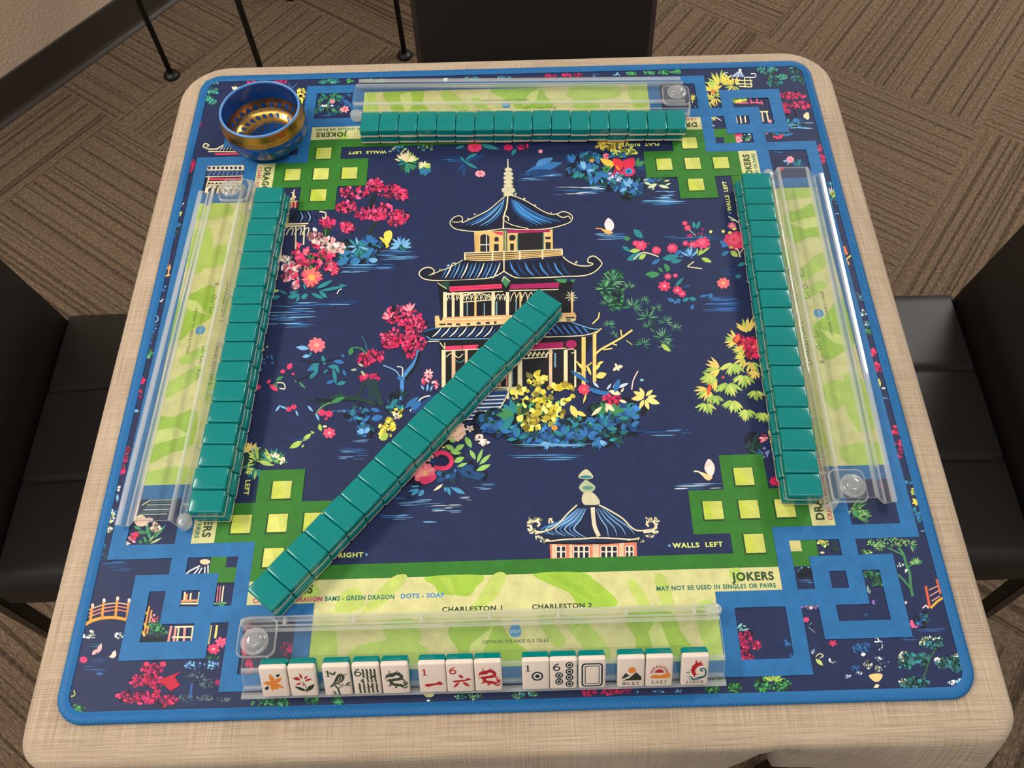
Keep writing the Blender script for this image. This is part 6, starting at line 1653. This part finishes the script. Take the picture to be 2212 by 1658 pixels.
def art(i):
    e = Engrave()
    if i == 0:
        for x, y, w in ((.40, .28, .2), (.82, .46, .22), (.84, .98, .2), (.40, 1.08, .34), (.10, .70, .26)):
            e.leaf('orange', .50, .74, x, y, w)
        e.leaf('orange', .52, .78, .60, 1.06, .26)
        e.leaf('dark', .62, .44, .76, .30, .3); e.leaf('dark', .14, 1.04, .28, .86, .3)
    elif i == 1:
        for x0, y0, x1, y1 in ((.50, .56, .44, .30), (.46, .62, .14, .50), (.42, .54, .24, .46), (.58, .66, .86, .56), (.58, .58, .72, .40), (.46, .74, .22, .84), (.50, .78, .50, .92)):
            e.leaf('red', x0, y0, x1, y1, .17)
        e.line('dark', [(.50, .68), (.58, .90), (.60, 1.20)], .03, 4); e.leaf('dark', .58, 1.14, .18, .90, .16); e.leaf('dark', .60, 1.14, .92, .82, .2)
    elif i == 2:
        e.serif('green', '1', .08, .50, .24, .30)
        e.leaf('green', .42, .42, .24, .28, .2); e.leaf('green', .40, .44, .50, .24, .2)
        e.poly('green', smooth([(.30, .92), (.42, .66), (.52, .46), (.62, .36), (.74, .38), (.80, .50), (.76, .66), (.62, .80), (.44, .88)], 4, True))
        for pts in ([(.70, .50), (.66, .64), (.52, .80)], [(.62, .50), (.56, .66), (.44, .80)], [(.66, .42), (.70, .42)]):
            e.line('pale', pts, .02, 4, lay=2)
        e.leaf('green', .76, .43, .92, .40, .16); e.leaf('green', .38, .84, .22, 1.0, .2)
        e.line('green', [(.56, .80), (.60, .92), (.74, .84)], .03, 3); e.line('green', [(.40, .92), (.50, 1.06), (.54, 1.36)], .07, 3); e.line('green', [(.50, 1.06), (.66, .96), (.86, .92)], .03, 3)
        e.leaf('green', .80, .92, .98, .76, .2); e.leaf('green', .84, .94, 1.0, .94, .16); e.leaf('green', .44, 1.30, .28, 1.14, .14); e.leaf('green', .44, 1.34, .26, 1.28, .14)
    elif i == 3:
        e.serif('green', '6', .08, .50, .26, .34)
        for k in range(4):
            x = .40 + .14 * k
            for (a, b) in ((.18, .36), (.38, .56), (.58, .78)):
                if k == 0 and a > .5:
                    continue
                e.line('green', [(x, a), (x + .02, b)], .07); e.line('green', [(x - .05, b + .01), (x + .07, b + .01)], .02)
        for k in range(5):
            x = .22 + .155 * k
            for (a, b) in ((.84, 1.02), (1.04, 1.28)):
                e.line('green', [(x, a), (x + .02, b)], .07); e.line('green', [(x - .05, b + .01), (x + .07, b + .01)], .02)
        e.line('green', [(.36, .64), (.38, .82)], .07)
        e.leaf('green', .66, .62, .84, .46, .18); e.leaf('green', .44, .82, .26, .70, .18); e.leaf('green', .60, 1.06, .76, .90, .18)
    elif i == 4:
        dragon(e, 'green')
    elif i == 5:
        e.serif('red', '1', .10, .56, .24, .30); e.poly('red', smooth([(.20, 1.02), (.30, .96), (.60, .94), (.72, .86), (.82, .90), (.86, 1.02), (.60, 1.02), (.32, 1.10)], 3, True))
    elif i == 6:
        e.serif('red', '6', .12, .52, .26, .30)
        e.leaf('red', .46, .58, .62, .74, .28); e.poly('red', [(.20, .90), (.28, .84), (.68, .80), (.80, .72), (.92, .80), (.72, .87), (.32, .93)]); e.leaf('red', .46, .92, .24, 1.18, .16); e.leaf('red', .58, .92, .84, 1.14, .18)
    elif i == 7:
        dragon(e, 'red')
    elif i == 8:
        e.serif('navy', '1', .10, .52, .22, .30); e.ring('navy', .56, .74, .15, .215); e.ring('navy', .56, .74, 0, .085)
    elif i == 9:
        e.serif('navy', '6', .12, .50, .26, .32)
        for x, y in ((.72, .26), (.72, .56), (.72, .84), (.72, 1.14), (.34, .72), (.34, 1.02)):
            e.ring('navy', x, y, .095, .145); e.ring('navy', x, y, 0, .06)
    elif i == 10:
        def rr(a, b, c_, d, r):
            pts = []
            for sx, sy, a0 in ((1, -1, -PI / 2), (1, 1, 0), (-1, 1, PI / 2), (-1, -1, PI)):
                for k in range(6):
                    an = a0 + PI / 2 * k / 5
                    pts.append(((a + c_) / 2 + sx * ((c_ - a) / 2 - r) + r * math.cos(an), (b + d) / 2 + sy * ((d - b) / 2 - r) + r * math.sin(an)))
            return pts
        for o_, i_ in ((rr(.11, .20, .89, 1.30, .14), rr(.17, .26, .83, 1.24, .10)), (rr(.23, .32, .77, 1.18, .06), rr(.26, .35, .74, 1.15, .04))):
            for k in range(len(o_)):
                j = (k + 1) % len(o_)
                e.poly('navy', [o_[k], o_[j], i_[j], i_[k]])
    elif i == 11:
        e.ring('orange', .53, .58, 0, .145)
        e.poly('dark', [(.16, .94), (.30, .70), (.44, .84), (.30, .92), (.16, .98)], 1); e.poly('dark', [(.16, 1.06), (.42, .96), (.68, .68), (.88, .90), (.88, 1.06)], 1)
        e.word('black', 'WEST', .20, .82, 1.28, .14)
    elif i == 12:
        pts = [(.50 + .17 * math.cos(PI * k / 12), .74 - .17 * math.sin(PI * k / 12)) for k in range(13)]
        e.poly('red', pts)
        for k in range(11):
            a = PI * (k + .0) / 10
            e.line('red', [(.50 + .21 * math.cos(a), .72 - .21 * math.sin(a)), (.50 + .27 * math.cos(a + .1), .72 - .27 * math.sin(a + .1)), (.50 + .34 * math.cos(a), .72 - .34 * math.sin(a))], .035, 3)
        e.poly('orange', smooth([(.20, .88), (.34, .82), (.46, .84), (.60, .84), (.78, .74), (.88, .78), (.88, .98), (.54, 1.0), (.20, .98)], 3, True), 1)
        e.word('black', 'EAST', .22, .80, 1.25, .14)
    else:
        e.poly('red', smooth([(.64, .30), (.74, .34), (.72, .44), (.62, .48), (.54, .58), (.50, .70), (.54, .82), (.62, .86), (.52, .90), (.50, 1.0), (.42, .86), (.36, .70), (.38, .50), (.48, .36)], 4, True))
        e.leaf('red', .50, .34, .56, .20, .3); e.leaf('red', .66, .30, .72, .22, .25); e.line('red', [(.70, .44), (.78, .46), (.76, .38)], .025, 3); e.leaf('red', .42, .60, .32, .70, .25)
        e.line('teal', [(.90, .84), (.86, .62), (.72, .60), (.72, .70), (.80, .70)], .06, 4); e.line('teal', [(.90, .80), (.86, .96), (.66, 1.02), (.52, 1.04)], .09, 4, True)
        e.line('teal', [(.18, .98), (.34, .96), (.44, 1.06), (.60, 1.10), (.80, 1.02)], .05, 4, True); e.line('teal', [(.26, 1.06), (.40, 1.08), (.54, 1.16)], .04, 4, True); e.line('teal', [(.24, .80), (.20, .76), (.28, .74), (.28, .82)], .03, 3)
        e.word('black', 'JOKER', .16, .84, 1.28, .12)
    return e


UPRIGHT = [((601, 1503), 'ivory tile with an orange blossom, far left of the near rack'), ((662, 1500), 'ivory tile with a red flower on a green stem, in the near rack'),
           ((735, 1498), 'ivory tile with a perched green bird and the number 1'), ((798, 1496), 'ivory tile with green bamboo stalks and the number 6'),
           ((859, 1494), 'ivory tile with a dark green dragon, in the near rack'), ((938, 1492), 'ivory tile with a single red brush stroke and the number 1'),
           ((997, 1490), 'ivory tile with a red written character and the number 6'), ((1057, 1488), 'ivory tile with a red dragon, in the near rack'),
           ((1158, 1484), 'ivory tile with one dark blue ring and the number 1'), ((1217, 1483), 'ivory tile with six dark blue rings and the number 6'),
           ((1278, 1482), 'ivory tile framed by a blank dark double rectangle'), ((1361, 1480), 'ivory tile with mountains and setting sun above the word WEST'),
           ((1421, 1478), 'ivory tile with a rising red sun above the word EAST'), ((1497, 1477), 'ivory tile with a red carp above the word JOKER')]


def upright_tiles():
    _, rm, L = RACK_NEAR
    inv = rm.inverted()
    s, c = math.sin(TH), math.cos(TH)
    for i, ((px, py), label) in enumerate(UPRIGHT):
        w = unproject(px, py, 0.007)
        x = (inv @ Vector((w.x, w.y, ZT + 0.007))).x
        # local: tile x -> rack -x, tile y -> up the leaning face, tile z (face to back) -> into the rack
        up = Vector((0, s, c)); back = Vector((0, c, -s))
        t = 0.00125                                          # half the acrylic thickness, so that the tile rests on it
        org = Vector((x, 0, GROOVE_Z)) + up * (t + TL / 2) - back * (t + TT)
        m = Matrix(((-1, up.x, back.x, org.x), (0, up.y, back.y, org.y), (0, up.z, back.z, org.z), (0, 0, 0, 1)))
        o = make_tile(label, 'face-out tiles in the near rack', rm @ m)
        art(i).build(o)


upright_tiles()


# ================================================================== bowl
def build_bowl():
    cx, cy = -0.2970, 0.2845
    t = thing('singing_bowl', 'blue metal bowl with gold rim band and gold ornament inside', 'bowl', (cx, cy, ZT))
    outer = [(0.0, 0.0005), (0.026, 0.0), (0.033, 0.0018), (0.041, 0.007), (0.0475, 0.0150), (0.0505, 0.0240), (0.0508, 0.0300), (0.0502, 0.0345)]
    band_in = [(0.0502, 0.0345), (0.0494, 0.0430), (0.0484, 0.0512), (0.0476, 0.0526)]
    inner = [(0.0476, 0.0526), (0.0462, 0.0526), (0.0456, 0.0510), (0.0470, 0.0400), (0.0476, 0.0300), (0.0468, 0.0220), (0.0435, 0.0140), (0.0370, 0.0078), (0.0300, 0.0048), (0.0200, 0.0034), (0.0, 0.0032)]

    def fine(p, n=5):
        return smooth(p, n)
    v, f = lathe(fine(outer) + band_in[1:] + fine(inner)[1:], 96)
    mesh_obj('bowl_body', v, f, MAT_ENAMEL, t, True)
    # turned gold band with grooves
    prof = [(0.0503, 0.0342)]
    n = 34
    for k in range(n + 1):
        z = 0.0345 + (0.0508 - 0.0345) * k / n
        r = 0.0506 - 0.0019 * ((k / n) ** 1.3)
        if k < 17 and k % 4 in (1, 2):
            r += 0.0005
        prof.append((r, z))
    prof.append((0.0482, 0.0511))
    v, f = lathe(prof, 96)
    mesh_obj('rim_band', v, f, MAT_GOLD, t, True)
    v, f = lathe([(0.0484, 0.0511), (0.0486, 0.0522), (0.0478, 0.0530), (0.0464, 0.0530), (0.0455, 0.0520), (0.0456, 0.0509)], 96)
    mesh_obj('lip', v, f, MAT_RIM, t, True)['label'] = 'pale blue lip'
    # inside surface as (arc length from the centre) -> (r, z, inward normal)
    ins = fine(inner, 8)[::-1]
    arc = [0.0]
    for a, b in zip(ins, ins[1:]):
        arc.append(arc[-1] + math.hypot(b[0] - a[0], b[1] - a[1]))

    def at(s, lift):
        for i in range(len(arc) - 1):
            if arc[i + 1] >= s or i == len(arc) - 2:
                k = (s - arc[i]) / max(1e-9, arc[i + 1] - arc[i])
                a, b = ins[i], ins[i + 1]
                r, z = a[0] + (b[0] - a[0]) * k, a[1] + (b[1] - a[1]) * k
                dr, dz = b[0] - a[0], b[1] - a[1]; l = math.hypot(dr, dz)
                return r - dz / l * lift, z + dr / l * lift

    V, Fc = {'g': [], 'b': []}, {'g': [], 'b': []}

    def quad_ring(w, s0, s1, lift, a0=0.0, a1=2 * PI, n=96, m=3):
        for i in range(n):
            for j in range(m):
                q = []
                for (ii, jj) in ((i, j), (i + 1, j), (i + 1, j + 1), (i, j + 1)):
                    a = a0 + (a1 - a0) * ii / n
                    r, z = at(s0 + (s1 - s0) * jj / m, lift)
                    q.append((r * math.cos(a), r * math.sin(a), z))
                k = len(V[w]); V[w] += q; Fc[w].append((k, k + 1, k + 2, k + 3))

    def spot(w, s, a, rs, lift, stretch=1.0, tilt=0.0, drop=False):
        """round or drop-shaped patch on the inside, centred at arc s and angle a"""
        R, _ = at(s, 0)
        pts = []
        for k in range(14):
            th = 2 * PI * k / 14
            u, v_ = rs * math.cos(th) * stretch, rs * math.sin(th)
            if drop:                                    # teardrop with its point towards the centre
                u, v_ = -1.35 * rs * math.cos(th), 1.15 * rs * math.sin(th) * math.sin(th / 2) ** 1.2
            uu = u * math.cos(tilt) - v_ * math.sin(tilt); vv = u * math.sin(tilt) + v_ * math.cos(tilt)
            r, z = at(s + uu, lift)
            an = a + vv / R
            pts.append((r * math.cos(an), r * math.sin(an), z))
        k = len(V[w]); V[w] += pts; Fc[w].append(tuple(range(k, k + 14)))

    def bar(w, pts, wd, lift):
        """stroke given in flat (x, y) of the bowl floor"""
        for (x0, y0), (x1, y1) in zip(pts, pts[1:]):
            dx, dy = x1 - x0, y1 - y0; l = math.hypot(dx, dy); nx, ny = -dy / l * wd / 2, dx / l * wd / 2
            q = []
            for x, y in ((x0 + nx, y0 + ny), (x1 + nx, y1 + ny), (x1 - nx, y1 - ny), (x0 - nx, y0 - ny)):
                r, z = at(math.hypot(x, y), lift)
                rr = math.hypot(x, y) or 1e-9
                q.append((x / rr * r, y / rr * r, z))
            k = len(V[w]); V[w] += q; Fc[w].append((k, k + 1, k + 2, k + 3))
    quad_ring('g', 0.0268, 0.0605, 0.0002, m=12)
    for s0, s1 in ((0.0288, 0.0294), (0.0442, 0.0449), (0.0585, 0.0590)):
        quad_ring('b', s0, s1, 0.00032, m=1)
    for k in range(28):
        a = 2 * PI * k / 28
        spot('b', 0.0510, a, 0.0034, 0.00034, 1.1)
        spot('g', 0.0510, a, 0.0011, 0.00042)
        spot('b', 0.0562, a + PI / 28, 0.0009, 0.00034); spot('b', 0.0462, a + PI / 28, 0.0008, 0.00034)
        spot('b', 0.0368, a + 0.05, 0.0030, 0.00034, 1.25, 0.6, True)
    for k in range(8):
        a = 2 * PI * k / 8 + 0.2
        bar('g', [(0.011 * math.cos(a), 0.011 * math.sin(a)), (0.019 * math.cos(a), 0.019 * math.sin(a)), (0.0268 * math.cos(a), 0.0268 * math.sin(a))], 0.0011, 0.0003)
        # letter-like glyph in each sector
        b = a + PI / 8
        ux, uy = math.cos(b), math.sin(b); tx, ty = -uy, ux
        gl = [[(-.0035, .0035), (.0035, .0035)], [(-.002, .0035), (-.002, -.001), (.0015, -.003)], [(.002, .0035), (.001, 0), (-.002, -.001)]]
        for st in gl:
            bar('g', [(ux * (.0195 + q) + tx * p, uy * (.0195 + q) + ty * p) for p, q in st], 0.0010, 0.0003)
    for k in range(6):
        a = 2 * PI * k / 6
        spot('g', 0.0062, a, 0.0020, 0.0003)
    spot('g', 0.001, 0, 0.0020, 0.0003)
    io = mesh_obj('inner_ornament', V['g'], Fc['g'], MAT_GOLD, t, True)
    bm = bmesh.new(); bm.from_mesh(io.data); bmesh.ops.remove_doubles(bm, verts=bm.verts[:], dist=2e-6); bm.to_mesh(io.data); bm.free()
    io['label'] = 'gold rings, sectors and glyphs inside the bowl'
    mesh_obj('inner_ornament', V['b'], Fc['b'], MAT_ENAMEL, t)['label'] = 'blue drops and dots on the gold rings'
    # gold glyphs round the outside
    ou = fine(outer, 8)
    v, f = [], []

    def out_at(z):
        for p, q in zip(ou, ou[1:]):
            if p[1] <= z <= q[1] and q[1] > p[1]:
                return p[0] + (q[0] - p[0]) * (z - p[1]) / (q[1] - p[1]) + 0.0004
        return 0.05
    glyphs = [[[(-.004, .004), (.004, .004)], [(0, .004), (-.003, 0), (.001, -.004)], [(.003, .002), (.003, -.004)]], [[(-.003, .004), (.002, .003), (-.002, 0), (.003, -.002), (-.002, -.004)], [(.004, .004), (.005, .002)]],
              [[(-.002, .004), (-.002, -.004), (.003, -.003)], [(.001, .001), (.004, .003)]], [[(-.004, 0), (0, .003), (.004, 0), (0, -.003), (-.004, 0)], [(.005, .004), (.006, .003)]]]
    for k in range(14):
        a0 = 2 * PI * k / 14
        for st in glyphs[k % 4]:
            for (p0, q0), (p1, q1) in zip(st, st[1:]):
                dx, dy = p1 - p0, q1 - q0; l = math.hypot(dx, dy); nx, ny = -dy / l * .0006, dx / l * .0006
                i = len(v)
                for p, q in ((p0 + nx, q0 + ny), (p1 + nx, q1 + ny), (p1 - nx, q1 - ny), (p0 - nx, q0 - ny)):
                    z = 0.0205 + q; r = out_at(z); a = a0 + p / r
                    v.append((r * math.cos(a), r * math.sin(a), z))
                f.append((i, i + 1, i + 2, i + 3))
    mesh_obj('outer_lettering', v, f, MAT_GOLD, t)['label'] = 'gold glyphs around the outside'


build_bowl()
